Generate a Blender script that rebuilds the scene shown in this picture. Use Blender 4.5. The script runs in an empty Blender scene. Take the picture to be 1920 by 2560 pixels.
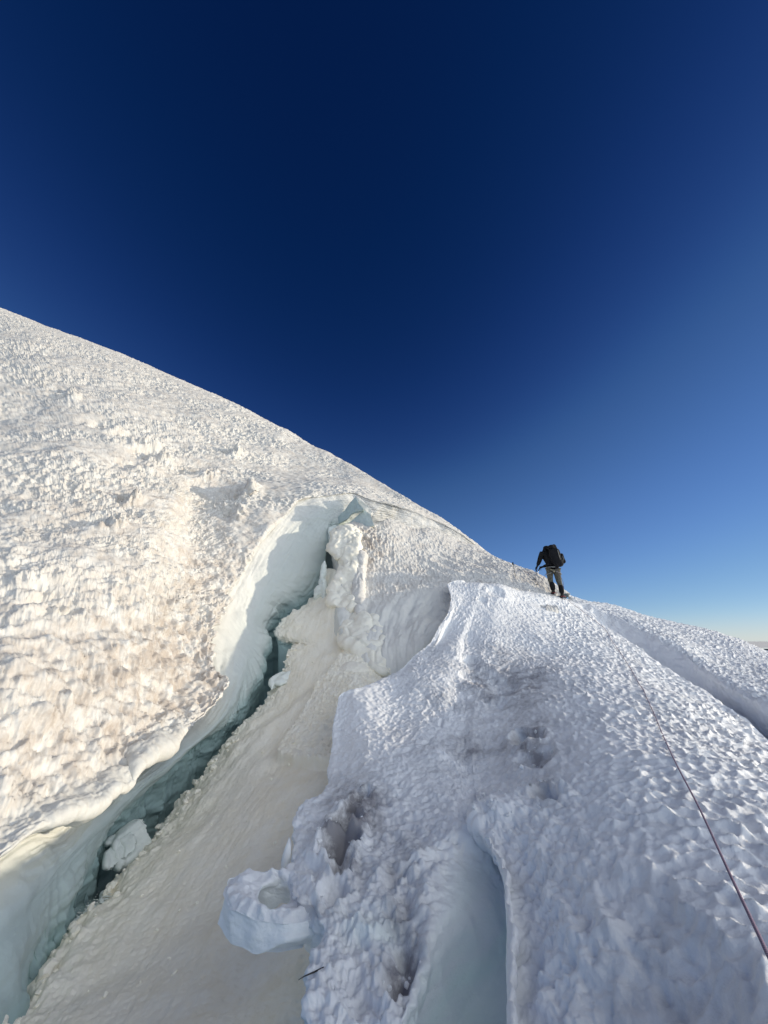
import bpy, bmesh, math, random
import numpy as np
from mathutils import Vector, Matrix
from mathutils.bvhtree import BVHTree

R = math.radians
sc = bpy.context.scene
COL = sc.collection

# ------------------------------------------------------------------ camera, sky, sun
FPX, CX, CY = 923.6, 960.0, 1280.0          # focal length and centre of the photograph, in its pixels
PITCH = R(19.0)
cam_d = bpy.data.cameras.new("camera")
cam_d.sensor_fit = 'VERTICAL'
cam_d.angle_y = 2 * math.atan(1280.0 / FPX)
cam_d.clip_start, cam_d.clip_end = 0.05, 60000
cam = bpy.data.objects.new("camera", cam_d)
COL.objects.link(cam)
cam.location = (0, 0, 0)                     # eye level is the origin: the snow underfoot is about 1.5 m below
cam.rotation_euler = (R(90) + PITCH, 0, 0)
sc.camera = cam

SUN_EL, SUN_AZ = R(10.4), R(88.0)            # azimuth clockwise from the view direction
SDIR = Vector((math.sin(SUN_AZ) * math.cos(SUN_EL), math.cos(SUN_AZ) * math.cos(SUN_EL), math.sin(SUN_EL)))
world = bpy.data.worlds.new("World")
sc.world = world
world.use_nodes = True
wn, wl = world.node_tree.nodes, world.node_tree.links
wn.clear()
sky = wn.new('ShaderNodeTexSky')
sky.sky_type = 'NISHITA'
sky.sun_disc = False
sky.sun_elevation = SUN_EL
sky.sun_rotation = SUN_AZ
sky.altitude = 3800
sky.air_density = 1.0
sky.dust_density = 0.3
sky.ozone_density = 2.5
bg = wn.new('ShaderNodeBackground')
bg.inputs['Strength'].default_value = 0.13
wo = wn.new('ShaderNodeOutputWorld')
# the deep blue of the high-altitude sky: the sky model's own brightness remapped channel by channel
SKY_K = 0.13
sc1_ = wn.new('ShaderNodeVectorMath'); sc1_.operation = 'SCALE'; sc1_.inputs['Scale'].default_value = SKY_K
wl.new(sky.outputs[0], sc1_.inputs[0])
cu = wn.new('ShaderNodeRGBCurve')
cu.mapping.use_clip = False
cu.mapping.extend = 'EXTRAPOLATED'
for ch, pts in ((0, ((0, 0), (.033, .0018), (.052, .012), (.076, .043), (.157, .122), (.349, .275), (.72, .56), (1.4, .80))),
                (1, ((0, 0), (.066, .0145), (.105, .042), (.15, .108), (.302, .258), (.60, .47), (.92, .67), (1.4, .80))),
                (2, ((0, 0), (.142, .074), (.22, .165), (.305, .295), (.572, .578), (.88, .723), (1, .80)))):
    c_ = cu.mapping.curves[ch]
    pts = [(p_[0], p_[1] * .86) for p_ in pts]
    for k_, p_ in enumerate(pts):
        if k_ == 0: c_.points[0].location = p_
        elif k_ == len(pts) - 1: c_.points[-1].location = p_
        else: c_.points.new(*p_)
    for p_ in c_.points: p_.handle_type = 'AUTO_CLAMPED'
cu.mapping.update()
wl.new(sc1_.outputs[0], cu.inputs['Color'])
# added glow in the unseen sky beyond the low sun, filling the shade
tcw = wn.new('ShaderNodeTexCoord')
dt = wn.new('ShaderNodeVectorMath'); dt.operation = 'DOT_PRODUCT'
gdir = Vector((math.sin(R(119)) * math.cos(R(13)), math.cos(R(119)) * math.cos(R(13)), math.sin(R(13))))
dt.inputs[1].default_value = gdir
wl.new(tcw.outputs['Generated'], dt.inputs[0])
mrw = wn.new('ShaderNodeMapRange'); mrw.interpolation_type = 'SMOOTHSTEP'
mrw.inputs['From Min'].default_value = math.cos(R(59)); mrw.inputs['From Max'].default_value = 1.0
wl.new(dt.outputs['Value'], mrw.inputs['Value'])
glow = wn.new('ShaderNodeVectorMath'); glow.operation = 'SCALE'
glow.inputs[0].default_value = (0.92, 0.92, 0.86)
wl.new(mrw.outputs[0], glow.inputs['Scale'])
ad = wn.new('ShaderNodeVectorMath'); ad.operation = 'ADD'
wl.new(cu.outputs[0], ad.inputs[0]); wl.new(glow.outputs[0], ad.inputs[1])
# added fill: the unseen sky behind the viewer brightened to lift the shade
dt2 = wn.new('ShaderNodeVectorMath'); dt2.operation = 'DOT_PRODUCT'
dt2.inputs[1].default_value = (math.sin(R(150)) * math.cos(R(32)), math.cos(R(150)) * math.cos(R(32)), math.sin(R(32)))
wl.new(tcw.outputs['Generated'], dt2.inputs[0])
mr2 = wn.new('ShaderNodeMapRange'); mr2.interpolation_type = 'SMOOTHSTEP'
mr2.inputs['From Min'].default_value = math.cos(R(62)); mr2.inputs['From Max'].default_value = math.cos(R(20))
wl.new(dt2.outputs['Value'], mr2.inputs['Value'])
sky_fill = wn.new('ShaderNodeVectorMath'); sky_fill.operation = 'SCALE'
sky_fill.inputs[0].default_value = (0.47, 0.50, 0.485)
wl.new(mr2.outputs[0], sky_fill.inputs['Scale'])
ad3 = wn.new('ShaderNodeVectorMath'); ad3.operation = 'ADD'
wl.new(ad.outputs[0], ad3.inputs[0]); wl.new(sky_fill.outputs[0], ad3.inputs[1])
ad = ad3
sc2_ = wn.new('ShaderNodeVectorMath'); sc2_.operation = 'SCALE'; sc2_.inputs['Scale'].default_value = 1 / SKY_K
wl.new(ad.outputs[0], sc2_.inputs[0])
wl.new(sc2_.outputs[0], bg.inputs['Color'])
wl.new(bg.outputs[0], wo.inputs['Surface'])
sun_d = bpy.data.lights.new("sun", 'SUN')
sun_d.energy = 2.75
sun_d.angle = R(0.55)
sun_d.color = (1.0, 0.875, 0.67)
sun = bpy.data.objects.new("sun", sun_d)
COL.objects.link(sun)
sun.rotation_euler = SDIR.to_track_quat('Z', 'Y').to_euler()
sc.view_settings.view_transform = 'Standard'
sc.view_settings.look = 'None'
sc.view_settings.exposure = 0.22
sc.view_settings.gamma = 1.0
sc.render.engine = 'CYCLES'
sc.cycles.max_bounces = 10
sc.cycles.diffuse_bounces = 7
sc.cycles.glossy_bounces = 2
sc.cycles.use_denoising = True
sc.cycles.use_adaptive_sampling = True
sc.cycles.adaptive_threshold = 0.02

# ------------------------------------------------------------------ numeric helpers
CP, SP = math.cos(PITCH), math.sin(PITCH)


def px(u, v, Y):
    """Point seen at photo pixel (u, v), Y metres ahead of the eye."""
    x, h = (u - CX) / FPX, -(v - CY) / FPX
    f, up = CP - SP * h, CP * h + SP
    return np.array([x / f * Y, Y, up / f * Y])


def pz(u, v, Z):
    """Point seen at photo pixel (u, v), at height Z."""
    x, h = (u - CX) / FPX, -(v - CY) / FPX
    f, up = CP - SP * h, CP * h + SP
    return np.array([x / up * Z, f / up * Z, Z])


def proj(P):
    d = P[..., 1] * CP + P[..., 2] * SP
    upc = -P[..., 1] * SP + P[..., 2] * CP
    return CX + FPX * P[..., 0] / d, CY - FPX * upc / d


def pchip(x, y, q):
    """Monotone cubic interpolation of y (n, ...) given at x, sampled at q."""
    x, y, q = np.asarray(x, float), np.asarray(y, float), np.asarray(q, float)
    sh = y.shape[1:]
    y = y.reshape(len(x), -1)
    h = np.diff(x)[:, None]
    d = np.diff(y, axis=0) / h
    m = np.zeros_like(y)
    if len(x) > 2:
        w1, w2 = 2 * h[1:] + h[:-1], h[1:] + 2 * h[:-1]
        same = (d[:-1] * d[1:]) > 0
        with np.errstate(divide='ignore', invalid='ignore'):
            mm = (w1 + w2) / (w1 / d[:-1] + w2 / d[1:])
        # a softer limit than strict pchip keeps lofted forms from going flat at each station
        avg = (d[:-1] * h[1:] + d[1:] * h[:-1]) / (h[1:] + h[:-1])
        lim = np.minimum(np.abs(d[:-1]), np.abs(d[1:]))
        m[1:-1] = np.where(same, np.clip(0.5 * mm + 0.5 * avg, -2.2 * lim, 2.2 * lim), np.clip(0.45 * avg, -1.2 * lim, 1.2 * lim))
    m[0], m[-1] = d[0], d[-1]
    i = np.clip(np.searchsorted(x, q, side='right') - 1, 0, len(x) - 2)
    hh = h[i]
    t = ((q - x[i])[:, None]) / hh
    t2, t3 = t * t, t * t * t
    out = (2 * t3 - 3 * t2 + 1) * y[i] + (t3 - 2 * t2 + t) * hh * m[i] + (-2 * t3 + 3 * t2) * y[i + 1] + (t3 - t2) * hh * m[i + 1]
    return out.reshape((len(q),) + sh)


def row(pts, K=160):
    """A curve through (u, v, Y[, t]) or np points[, t]; resampled at K even values of t. Points without t share the gap by angular length."""
    P, T = [], []
    for p in pts:
        if isinstance(p, np.ndarray):
            P.append(p[:3]); T.append(p[3] if len(p) > 3 else None)
        else:
            P.append(px(*p[:3])); T.append(p[3] if len(p) > 3 else None)
    P = np.array(P)
    L = np.linalg.norm(np.diff(P, axis=0), axis=1) / np.maximum(0.5, np.linalg.norm((P[1:] + P[:-1]) / 2, axis=1))
    C = np.concatenate([[0], np.cumsum(L)])
    if T[0] is None: T[0] = 0.0
    if T[-1] is None: T[-1] = 1.0
    k = [i for i, t in enumerate(T) if t is not None]
    tt = np.interp(C, C[k], [T[i] for i in k])
    return pchip(tt, P, np.linspace(0, 1, K))


def loft(rows, ns, nt, power=0.75):
    """Surface through the rows (each (K, 3)); grid of ns x nt points, spread evenly in viewing angle. Returns P (ns, nt, 3), s in row numbers, t."""
    A = np.array(rows)
    nr, K = A.shape[:2]
    rng = np.maximum(0.8, np.linalg.norm(A, axis=2))
    ds = np.median(np.linalg.norm(np.diff(A, axis=0), axis=2) / rng[1:], axis=1) ** power + 0.01
    S = np.concatenate([[0], np.cumsum(ds)])
    dt = np.mean(np.linalg.norm(np.diff(A, axis=1), axis=2) / rng[:, 1:], axis=0) + 1e-4
    T = np.concatenate([[0], np.cumsum(dt)])
    tq = np.interp(np.linspace(0, T[-1], nt), T, np.arange(K))
    i = np.clip(tq.astype(int), 0, K - 2)
    fr = (tq - i)[None, :, None]
    B = A[:, i] * (1 - fr) + A[:, i + 1] * fr
    sq = np.linspace(0, S[-1], ns)
    P = pchip(S, B, sq)
    s = np.interp(sq, S, np.arange(nr))
    return P, np.repeat(s[:, None], nt, 1), np.repeat((tq / (K - 1))[None, :], ns, 0)


def gridnormals(P):
    a, b = np.gradient(P, axis=0), np.gradient(P, axis=1)
    n = np.cross(a, b)
    return n / np.maximum(1e-9, np.linalg.norm(n, axis=-1, keepdims=True))


def _hash(ix, iy, iz, seed):
    h = (ix.astype(np.uint32) * np.uint32(73856093)) ^ (iy.astype(np.uint32) * np.uint32(19349663)) ^ (iz.astype(np.uint32) * np.uint32(83492791)) ^ np.uint32(seed * 2654435 + 97)
    h = (h ^ (h >> np.uint32(13))) * np.uint32(0x5bd1e995)
    h = (h ^ (h >> np.uint32(15))) * np.uint32(0x27d4eb2d)
    return h ^ (h >> np.uint32(14))


def noise(P, scale, seed=0):
    """Gradient noise, about -1..1; P (..., 3) in metres, scale = feature size (number or triple)."""
    Q = np.asarray(P, np.float32) / np.asarray(scale, np.float32)
    I = np.floor(Q).astype(np.int32)
    F = Q - I
    W = F * F * F * (F * (F * 6 - 15) + 10)
    out = 0
    for dx in (0, 1):
        wx = W[..., 0] if dx else 1 - W[..., 0]
        for dy in (0, 1):
            wy = W[..., 1] if dy else 1 - W[..., 1]
            for dz in (0, 1):
                wz = W[..., 2] if dz else 1 - W[..., 2]
                h = _hash(I[..., 0] + dx, I[..., 1] + dy, I[..., 2] + dz, seed)
                gx = (h & np.uint32(1023)).astype(np.float32) / 511.5 - 1
                gy = ((h >> np.uint32(10)) & np.uint32(1023)).astype(np.float32) / 511.5 - 1
                gz = ((h >> np.uint32(20)) & np.uint32(1023)).astype(np.float32) / 511.5 - 1
                out = out + wx * wy * wz * (gx * (F[..., 0] - dx) + gy * (F[..., 1] - dy) + gz * (F[..., 2] - dz))
    return out * 1.5


def fbm(P, scale, octaves=4, seed=0, gain=0.5):
    s, a, o = np.asarray(scale, np.float32), 1.0, 0
    for k in range(octaves):
        o = o + a * noise(P, s, seed + k * 7)
        s, a = s * 0.5, a * gain
    return o


def cells(P, scale, seed=0):
    """Squared distance to the nearest scattered point: round bowls meeting in sharp rims (about 0..1)."""
    Q = np.asarray(P, np.float32) / np.asarray(scale, np.float32)
    I = np.floor(Q).astype(np.int32)
    F = Q - I
    best = np.full(Q.shape[:-1], 9.0, np.float32)
    for dx in (-1, 0, 1):
        for dy in (-1, 0, 1):
            for dz in (-1, 0, 1):
                h = _hash(I[..., 0] + dx, I[..., 1] + dy, I[..., 2] + dz, seed)
                rx = (h & np.uint32(1023)).astype(np.float32) / 1023
                ry = ((h >> np.uint32(10)) & np.uint32(1023)).astype(np.float32) / 1023
                rz = ((h >> np.uint32(20)) & np.uint32(1023)).astype(np.float32) / 1023
                d = (dx + rx - F[..., 0]) ** 2 + (dy + ry - F[..., 1]) ** 2 + (dz + rz - F[..., 2]) ** 2
                best = np.minimum(best, d)
    return np.minimum(best, 1.2)


def flatcells(P, scale, seed=0):
    """As cells(), but in plan."""
    Q = np.asarray(P, np.float32)[..., :2] / np.asarray(scale, np.float32)
    I = np.floor(Q).astype(np.int32)
    F = Q - I
    z = np.zeros(Q.shape[:-1], np.int32)
    best = np.full(Q.shape[:-1], 9.0, np.float32)
    for dx in (-1, 0, 1):
        for dy in (-1, 0, 1):
            h = _hash(I[..., 0] + dx, I[..., 1] + dy, z, seed)
            rx = (h & np.uint32(4095)).astype(np.float32) / 4095
            ry = ((h >> np.uint32(12)) & np.uint32(4095)).astype(np.float32) / 4095
            d = (dx + rx - F[..., 0]) ** 2 + (dy + ry - F[..., 1]) ** 2
            best = np.minimum(best, d)
    return np.minimum(best, 1.2)


def sstep(a, b, x):
    t = np.clip((x - a) / (b - a), 0, 1)
    return t * t * (3 - 2 * t)


def gridmesh(name, P, mats, attrs=None, closed=False, flip=False):
    ns, nt = P.shape[:2]
    idx = np.arange(ns * nt).reshape(ns, nt)
    if closed:
        idx = np.concatenate([idx, idx[:, :1]], 1)
    q = np.stack([idx[:-1, :-1], idx[1:, :-1], idx[1:, 1:], idx[:-1, 1:]], -1).reshape(-1, 4)
    if flip:
        q = q[:, ::-1]
    return rawmesh(name, P.reshape(-1, 3), q, mats, attrs)


def rawmesh(name, V, q, mats, attrs=None):
    me = bpy.data.meshes.new(name)
    me.vertices.add(len(V))
    me.vertices.foreach_set('co', np.ascontiguousarray(V, np.float32).ravel())
    n, k = q.shape
    me.loops.add(n * k)
    me.loops.foreach_set('vertex_index', np.ascontiguousarray(q, np.int32).ravel())
    me.polygons.add(n)
    me.polygons.foreach_set('loop_start', np.arange(0, n * k, k, dtype=np.int32))
    me.polygons.foreach_set('use_smooth', np.ones(n, bool))
    for a, val in (attrs or {}).items():
        at = me.attributes.new(a, 'FLOAT', 'POINT')
        at.data.foreach_set('value', np.ascontiguousarray(val, np.float32).ravel())
    me.update(calc_edges=True)
    me.validate()
    for m in (mats if isinstance(mats, list) else [mats]):
        me.materials.append(m)
    o = bpy.data.objects.new(name, me)
    COL.objects.link(o)
    return o


def tag(o, label=None, cat=None, group=None, kind=None):
    for k, v in (('label', label), ('category', cat), ('group', group), ('kind', kind)):
        if v:
            o[k] = v
    return o


# ------------------------------------------------------------------ materials
def new_mat(name):
    m = bpy.data.materials.new(name)
    m.use_nodes = True
    n, l = m.node_tree.nodes, m.node_tree.links
    return m, n, l, n['Principled BSDF']


def snow_mat(name, clean, dirty, ice, bump=0.004, grain=0.02, rough=0.55, sss=0.0):
    """Old snow: clean colour, wind-blown dust by the 'dirt' attribute and noise, bare ice and painted-in wall shade by the 'ice' attribute."""
    m, n, l, b = new_mat(name)
    tc = n.new('ShaderNodeTexCoord')
    a1 = n.new('ShaderNodeAttribute'); a1.attribute_name = 'dirt'
    a2 = n.new('ShaderNodeAttribute'); a2.attribute_name = 'ice'
    nz = n.new('ShaderNodeTexNoise'); nz.inputs['Scale'].default_value = 3.2; nz.inputs['Detail'].default_value = 9; nz.inputs['Roughness'].default_value = 0.68
    l.new(tc.outputs['Object'], nz.inputs['Vector'])
    mr = n.new('ShaderNodeMapRange'); mr.inputs['From Min'].default_value = 0.36; mr.inputs['From Max'].default_value = 0.68
    l.new(nz.outputs['Fac'], mr.inputs['Value'])
    mu = n.new('ShaderNodeMath'); mu.operation = 'MULTIPLY'; mu.use_clamp = True
    l.new(a1.outputs['Fac'], mu.inputs[0]); l.new(mr.outputs[0], mu.inputs[1])
    mx = n.new('ShaderNodeMix'); mx.data_type = 'RGBA'
    mx.inputs[6].default_value = (*clean, 1); mx.inputs[7].default_value = (*dirty, 1)
    l.new(mu.outputs[0], mx.inputs[0])
    my = n.new('ShaderNodeMix'); my.data_type = 'RGBA'
    l.new(a2.outputs['Fac'], my.inputs[0]); l.new(mx.outputs[2], my.inputs[6]); my.inputs[7].default_value = (*ice, 1)
    l.new(my.outputs[2], b.inputs['Base Color'])
    b.inputs['Roughness'].default_value = rough
    b.inputs['Specular IOR Level'].default_value = 0.3
    b.inputs['IOR'].default_value = 1.31
    if sss:
        b.inputs['Subsurface Weight'].default_value = sss
        b.inputs['Subsurface Radius'].default_value = (1.0, 1.0, 1.0)
        b.inputs['Subsurface Scale'].default_value = 0.03
    g = n.new('ShaderNodeTexNoise'); g.inputs['Scale'].default_value = 1.0 / grain; g.inputs['Detail'].default_value = 6; g.inputs['Roughness'].default_value = 0.65
    l.new(tc.outputs['Object'], g.inputs['Vector'])
    bp = n.new('ShaderNodeBump'); bp.inputs['Strength'].default_value = 0.6; bp.inputs['Distance'].default_value = bump
    l.new(g.outputs['Fac'], bp.inputs['Height'])
    l.new(bp.outputs[0], b.inputs['Normal'])
    return m


def plain_mat(name, col, rough=0.7, var=0.25, scale=30.0, metal=0.0, bump=0.0):
    m, n, l, b = new_mat(name)
    tc = n.new('ShaderNodeTexCoord')
    nz = n.new('ShaderNodeTexNoise'); nz.inputs['Scale'].default_value = scale; nz.inputs['Detail'].default_value = 5
    l.new(tc.outputs['Object'], nz.inputs['Vector'])
    cr = n.new('ShaderNodeValToRGB')
    cr.color_ramp.elements[0].position, cr.color_ramp.elements[1].position = 0.3, 0.7
    cr.color_ramp.elements[0].color = (*[c * (1 - var) for c in col], 1)
    cr.color_ramp.elements[1].color = (*[min(1, c * (1 + var)) for c in col], 1)
    l.new(nz.outputs['Fac'], cr.inputs['Fac'])
    l.new(cr.outputs[0], b.inputs['Base Color'])
    b.inputs['Roughness'].default_value = rough
    b.inputs['Metallic'].default_value = metal
    if bump:
        bp = n.new('ShaderNodeBump'); bp.inputs['Distance'].default_value = bump; bp.inputs['Strength'].default_value = 0.7
        l.new(nz.outputs['Fac'], bp.inputs['Height']); l.new(bp.outputs[0], b.inputs['Normal'])
    return m


M_HILL = snow_mat('old_snow', (0.745, 0.725, 0.685), (0.50, 0.44, 0.385), (0.36, 0.48, 0.47), bump=0.012, grain=0.05)  # last colour: greenish ice, darkened to stand for shade in the crevasse
M_MOUND = snow_mat('crusted_snow', (0.89, 0.895, 0.905), (0.31, 0.30, 0.315), (0.79, 0.92, 0.87), bump=0.010, grain=0.016, rough=0.42)
M_APRON = snow_mat('dusty_snow', (0.92, 0.88, 0.78), (0.86, 0.79, 0.64), (0.40, 0.52, 0.51), bump=0.010, grain=0.014)
M_ICE = snow_mat('glacier_ice', (0.84, 0.87, 0.83), (0.62, 0.58, 0.54), (0.40, 0.52, 0.51), bump=0.006, grain=0.06, rough=0.4)

# ------------------------------------------------------------------ the hill above the crevasse, its lip and the ice wall below it
# stations t: 0 near, off the picture; .1 left picture edge; .4 the overhanging corner; .5, .6, .7 the bay; .8 the notch; .97 end of the ledge
lip = row([(-450, 2420, 2.9, 0), (0, 2144, 3.65, .1), (23, 2124, 3.75), (87, 2075, 4.05), (174, 2040, 4.4), (234, 2034, 4.7), (278, 1991, 5.0), (324, 1972, 5.35), (344, 1930, 5.5),
           (382, 1901, 5.85), (428, 1867, 6.3), (463, 1826, 6.7), (509, 1791, 7.2), (558, 1734, 7.8, .4), (573, 1699, 8.1), (547, 1676, 8.3), (537, 1635, 8.7), (541, 1559, 9.3, .5), (563, 1528, 9.8),
           (577, 1472, 10.5), (600, 1440, 10.9), (622, 1400, 11.4, .6), (664, 1339, 12.1), (718, 1281, 12.9, .7), (752, 1248, 13.3), (804, 1241, 13.7), (857, 1234, 14.0, .8), (885, 1232, 14.2),
           (917, 1245, 14.3), (956, 1256, 14.5, .86), (1021, 1274, 15.0), (1086, 1300, 15.6), (1151, 1332, 16.1), (1177, 1353, 16.4, .97), (1260, 1420, 17.5, 1)], 400)
above = row([(-450, 2250, 3.3, 0), (0, 2010, 4.15, .1), (200, 1925, 5.1), (350, 1830, 6.2), (475, 1690, 7.8, .4), (500, 1505, 9.4, .5), (525, 1440, 10.35, .55), (570, 1376, 11.4, .6), (682, 1261, 12.95, .7), (765, 1237, 13.55),
             (860, 1225, 14.3, .8), (957, 1249, 14.8, .86), (1040, 1278, 15.4, .905), (1100, 1304, 16.0), (1178, 1352, 16.5, .97), (1262, 1418, 17.6, 1)], 400)
brow = row([(-450, 1800, 4.2, 0), (0, 1560, 5.6, .1), (200, 1500, 6.8), (380, 1430, 8.5, .4), (430, 1385, 9.6, .5), (492, 1343, 11.3, .6), (612, 1252, 12.9, .7), (858, 1214, 15.0, .8), (958, 1242, 15.5, .86),
            (1042, 1276, 15.9, .905), (1103, 1303.5, 16.3), (1179, 1352, 16.7, .97), (1264, 1419, 17.8, 1)], 400)
mid = row([(-450, 1250, 7.8, 0), (0, 1150, 9.6, .1), (200, 1150, 10.6), (370, 1160, 12, .4), (445, 1160, 13.0, .5), (525, 1155, 14.3, .6), (672, 1163, 16.0, .7), (865, 1192, 17.2, .8), (959, 1233, 17.0, .86),
           (1045, 1274, 16.7, .905), (1106, 1303, 16.7), (1180, 1352, 16.9, .97), (1266, 1420, 18, 1)], 400)
skyl = row([(-450, 620, 26, 0), (0, 783, 26, .1), (87, 818, 26), (174, 853, 26), (289, 896, 26, .4), (414, 948, 26, .5), (521, 997, 25.5), (608, 1035, 25, .6), (694, 1081, 24), (781, 1130, 23, .7), (868, 1177, 21, .8),
            (960, 1225, 19.0, .86), (1048, 1272, 17.8, .905), (1109, 1302.5, 17.4), (1181, 1352, 17.2, .97), (1268, 1422, 18.5, 1)], 400)
tl = np.linspace(0, 1, 400)
back1 = skyl + np.array([0.12, .6, -0.06])
back2 = skyl + np.array([2, 14, -9.0])
ov = np.interp(tl, [0, .1, .38, .5, .55, .6, .8, .85, 1], [.35, .35, .55, .5, .3, .12, .06, .05, .05])
under = lip + np.stack([-ov, ov * 0.35, -ov * 0.42], 1)
wallm = row([(-450, 2640, 2.95, 0), (10, 2320, 3.8, .1), (174, 2150, 4.7), (300, 2010, 5.6), (450, 1890, 6.75), (560, 1790, 8.0, .4), (610, 1690, 9.3, .5), (630, 1600, 10.4), (640, 1530, 11.1, .6), (690, 1430, 12.0),
             (750, 1340, 13.0, .7), (800, 1290, 13.5), (870, 1262, 14.15, .8), (925, 1275, 14.4), (965, 1280, 14.6, .86), (1000, 1290, 14.95), (1070, 1310, 15.5), (1130, 1335, 16), (1175, 1357, 16.4, .97), (1260, 1425, 17.4, 1)], 400)
crack = row([(-450, 2900, 2.9, 0), (0, 2600, 3.7), (46, 2525, 4.0, .1), (110, 2395, 4.55), (174, 2295, 5.0), (191, 2254, 5.2), (225, 2200, 5.5), (295, 2069, 6.1), (400, 1965, 6.8), (521, 1861, 7.9, .4), (613, 1775, 9.0, .5), (665, 1693, 10.1),
             (680, 1592, 11.3), (684, 1562, 11.8, .6), (716, 1528, 12.2), (775, 1488, 12.7), (800, 1448, 13.0), (815, 1400, 13.3, .7), (822, 1320, 13.6, .78), (880, 1300, 14.1, .8), (936, 1303, 14.5, .85), (965, 1305, 14.7, .86), (1000, 1315, 14.95), (1070, 1332, 15.5), (1110, 1345, 15.8), (1173, 1366, 16.4, .97), (1260, 1435, 17.4, 1)], 400)
crack = crack + np.stack([np.interp(tl, [0, .18, .24, .5, .62, .7, 1], [.06, .06, -.08, -.16, -.12, 0, 0]), np.interp(tl, [0, .18, .24, .5, .62, .7, 1], [-.03, -.03, .08, .12, .08, 0, 0]), 0 * tl], 1)
_cn = fbm(np.stack([tl * 60, 0 * tl, 0 * tl], -1), 1.0, 4, 91, .6) * np.interp(tl, [0, .15, .2, .62, .7, 1], [0, .05, .16, .16, 0, 0])
crack = crack + np.stack([_cn, 0 * tl, .4 * _cn], 1)
deep1 = crack + np.stack([np.interp(tl, [0, .2, .3, 1], [.0, .0, -.16, -.16]), .14 + 0 * tl, -.7 + 0 * tl], 1)
deep2 = crack + np.array([.10, .30, -4.0])
P, s, t = loft([back2, back1, skyl, mid, brow, above, lip, under, wallm, crack, deep1, deep2], 1000, 1150)
N = gridnormals(P)
if N[400, 500, 2] < 0:
    N = -N
# rows: 0 back2 1 back1 2 skyline 3 mid 4 brow 5 above 6 lip 7 under 8 wall 9 crack 10 deep1 11 deep2
top = 1 - sstep(5.85, 6.25, s)
far = sstep(.62, .85, t)
front = sstep(3.7, 4.6, s) * top * (1 - sstep(.5, .66, t))
smooth_lip = sstep(4.95, 5.5, s) * (1 - sstep(.26, .40, t))            # the glazed snow along the near lip
rough = top * (1 - 0.8 * smooth_lip)
W = P + 0.16 * np.stack([noise(P, .4, 3), noise(P, .4, 4), noise(P, .4, 5)], -1) + .05 * np.stack([noise(P, .11, 6), noise(P, .11, 7), noise(P, .11, 8)], -1)
big = fbm(P, 3.2, 3, 11) * 0.22 * (0.35 + 0.65 * (1 - far)) * sstep(2.0, 3.0, s) * top
sc1 = cells(W, (.18, .18, .145), 21)
sc2 = cells(W, (.085, .085, .07), 23)
lump = cells(W, (.19, .19, .25), 25)
lump2 = cells(W, (.10, .10, .14), 27)
patch = sstep(-.3, .4, fbm(P, (2.6, 2.6, 1.3), 3, 31))
d = big
d = d + rough * (0.040 * (sc1 - .4) * (0.3 + 1.1 * patch) + 0.022 * (sc2 - .4) * (.4 + patch) + 0.065 * (.35 + 1.0 * patch) * fbm(P, (.21, .21, .15), 5, 41, .64) + .07 * fbm(P, (.8, .8, .35), 3, 43)) * (0.45 + 0.55 * sstep(2.0, 2.6, s)) * (1 - 0.45 * far)
d = d + front * (1 - .7 * smooth_lip) * (0.105 * (lump - .45) + .05 * (lump2 - .45) + 0.075 * fbm(P, (.24, .24, .40), 5, 45, .66))
d = d + smooth_lip * 0.05 * fbm(P, (.5, .8, .35), 3, 47)
# hollows and small ice fins that throw the dark spots on the slope
U, Vv = proj(P)
for (u0, v0, r, dep) in ((245, 1297, .40, .55), (275, 1312, .22, .35), (312, 1237, .24, .38), (372, 1133, .45, .45), (340, 1100, .5, .32), (567, 1127, .40, .45), (592, 1238, .5, .32), (575, 1285, .45, .30), (160, 990, .5, .26), (150, 975, .4, .2),
                         (260, 1065, .5, .3), (480, 1170, .6, .28), (110, 1490, .4, .25), (165, 1530, .28, .22), (455, 1480, .16, .18), (395, 1560, .16, .18), (430, 1500, .13, .14), (378, 1790, .2, .12), (60, 1420, .4, .2), (330, 1160, .5, .25), (300, 1090, .5, .25)):
    if v0 < 1260:
        r, dep = r * 1.25, dep * 1.6
    k = np.argmin(((U - u0) ** 2 + (Vv - v0) ** 2 + 1e6 * (s < 1.9) + 1e6 * (s > 6.2)).ravel())
    c = P.reshape(-1, 3)[k]
    nn = 0.8 + 1.0 * np.clip(fbm(P, r * .5, 4, 60, .5), -.6, 1)
    rr = np.linalg.norm((P - c) * np.array([1, .8, 1.3]), axis=-1) / r
    rf = np.linalg.norm((P - c - np.array([r * .75, 0, 0])) * np.array([1.7, .8, 1.0]), axis=-1) / r
    d = d - .7 * dep * np.exp(-rr * rr * 1.6) * nn + dep * .95 * np.exp(-rf ** 2 * 1.5) * nn
# ice wall: layers that run along it, scalloped
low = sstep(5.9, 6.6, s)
Q = np.stack([t * 16.0, s * 2.2 + t * 2.0, 0 * s], -1)
stri = fbm(Q, (.9, .16, 1), 4, 71, .6)
d = d + low * (1 - sstep(9.2, 10, s)) * (0.036 * stri * np.clip(.55 + noise(P, 1.1, 72), 0, 1.3) + 0.07 * fbm(P, (.9, 1.2, .6), 4, 73)) * (0.7 + .5 * far)
d = d + sstep(8.2, 9.0, s) * (1 - sstep(.62, .72, t)) * 0.07 * fbm(P, (.5, .9, .3), 4, 75)
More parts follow.
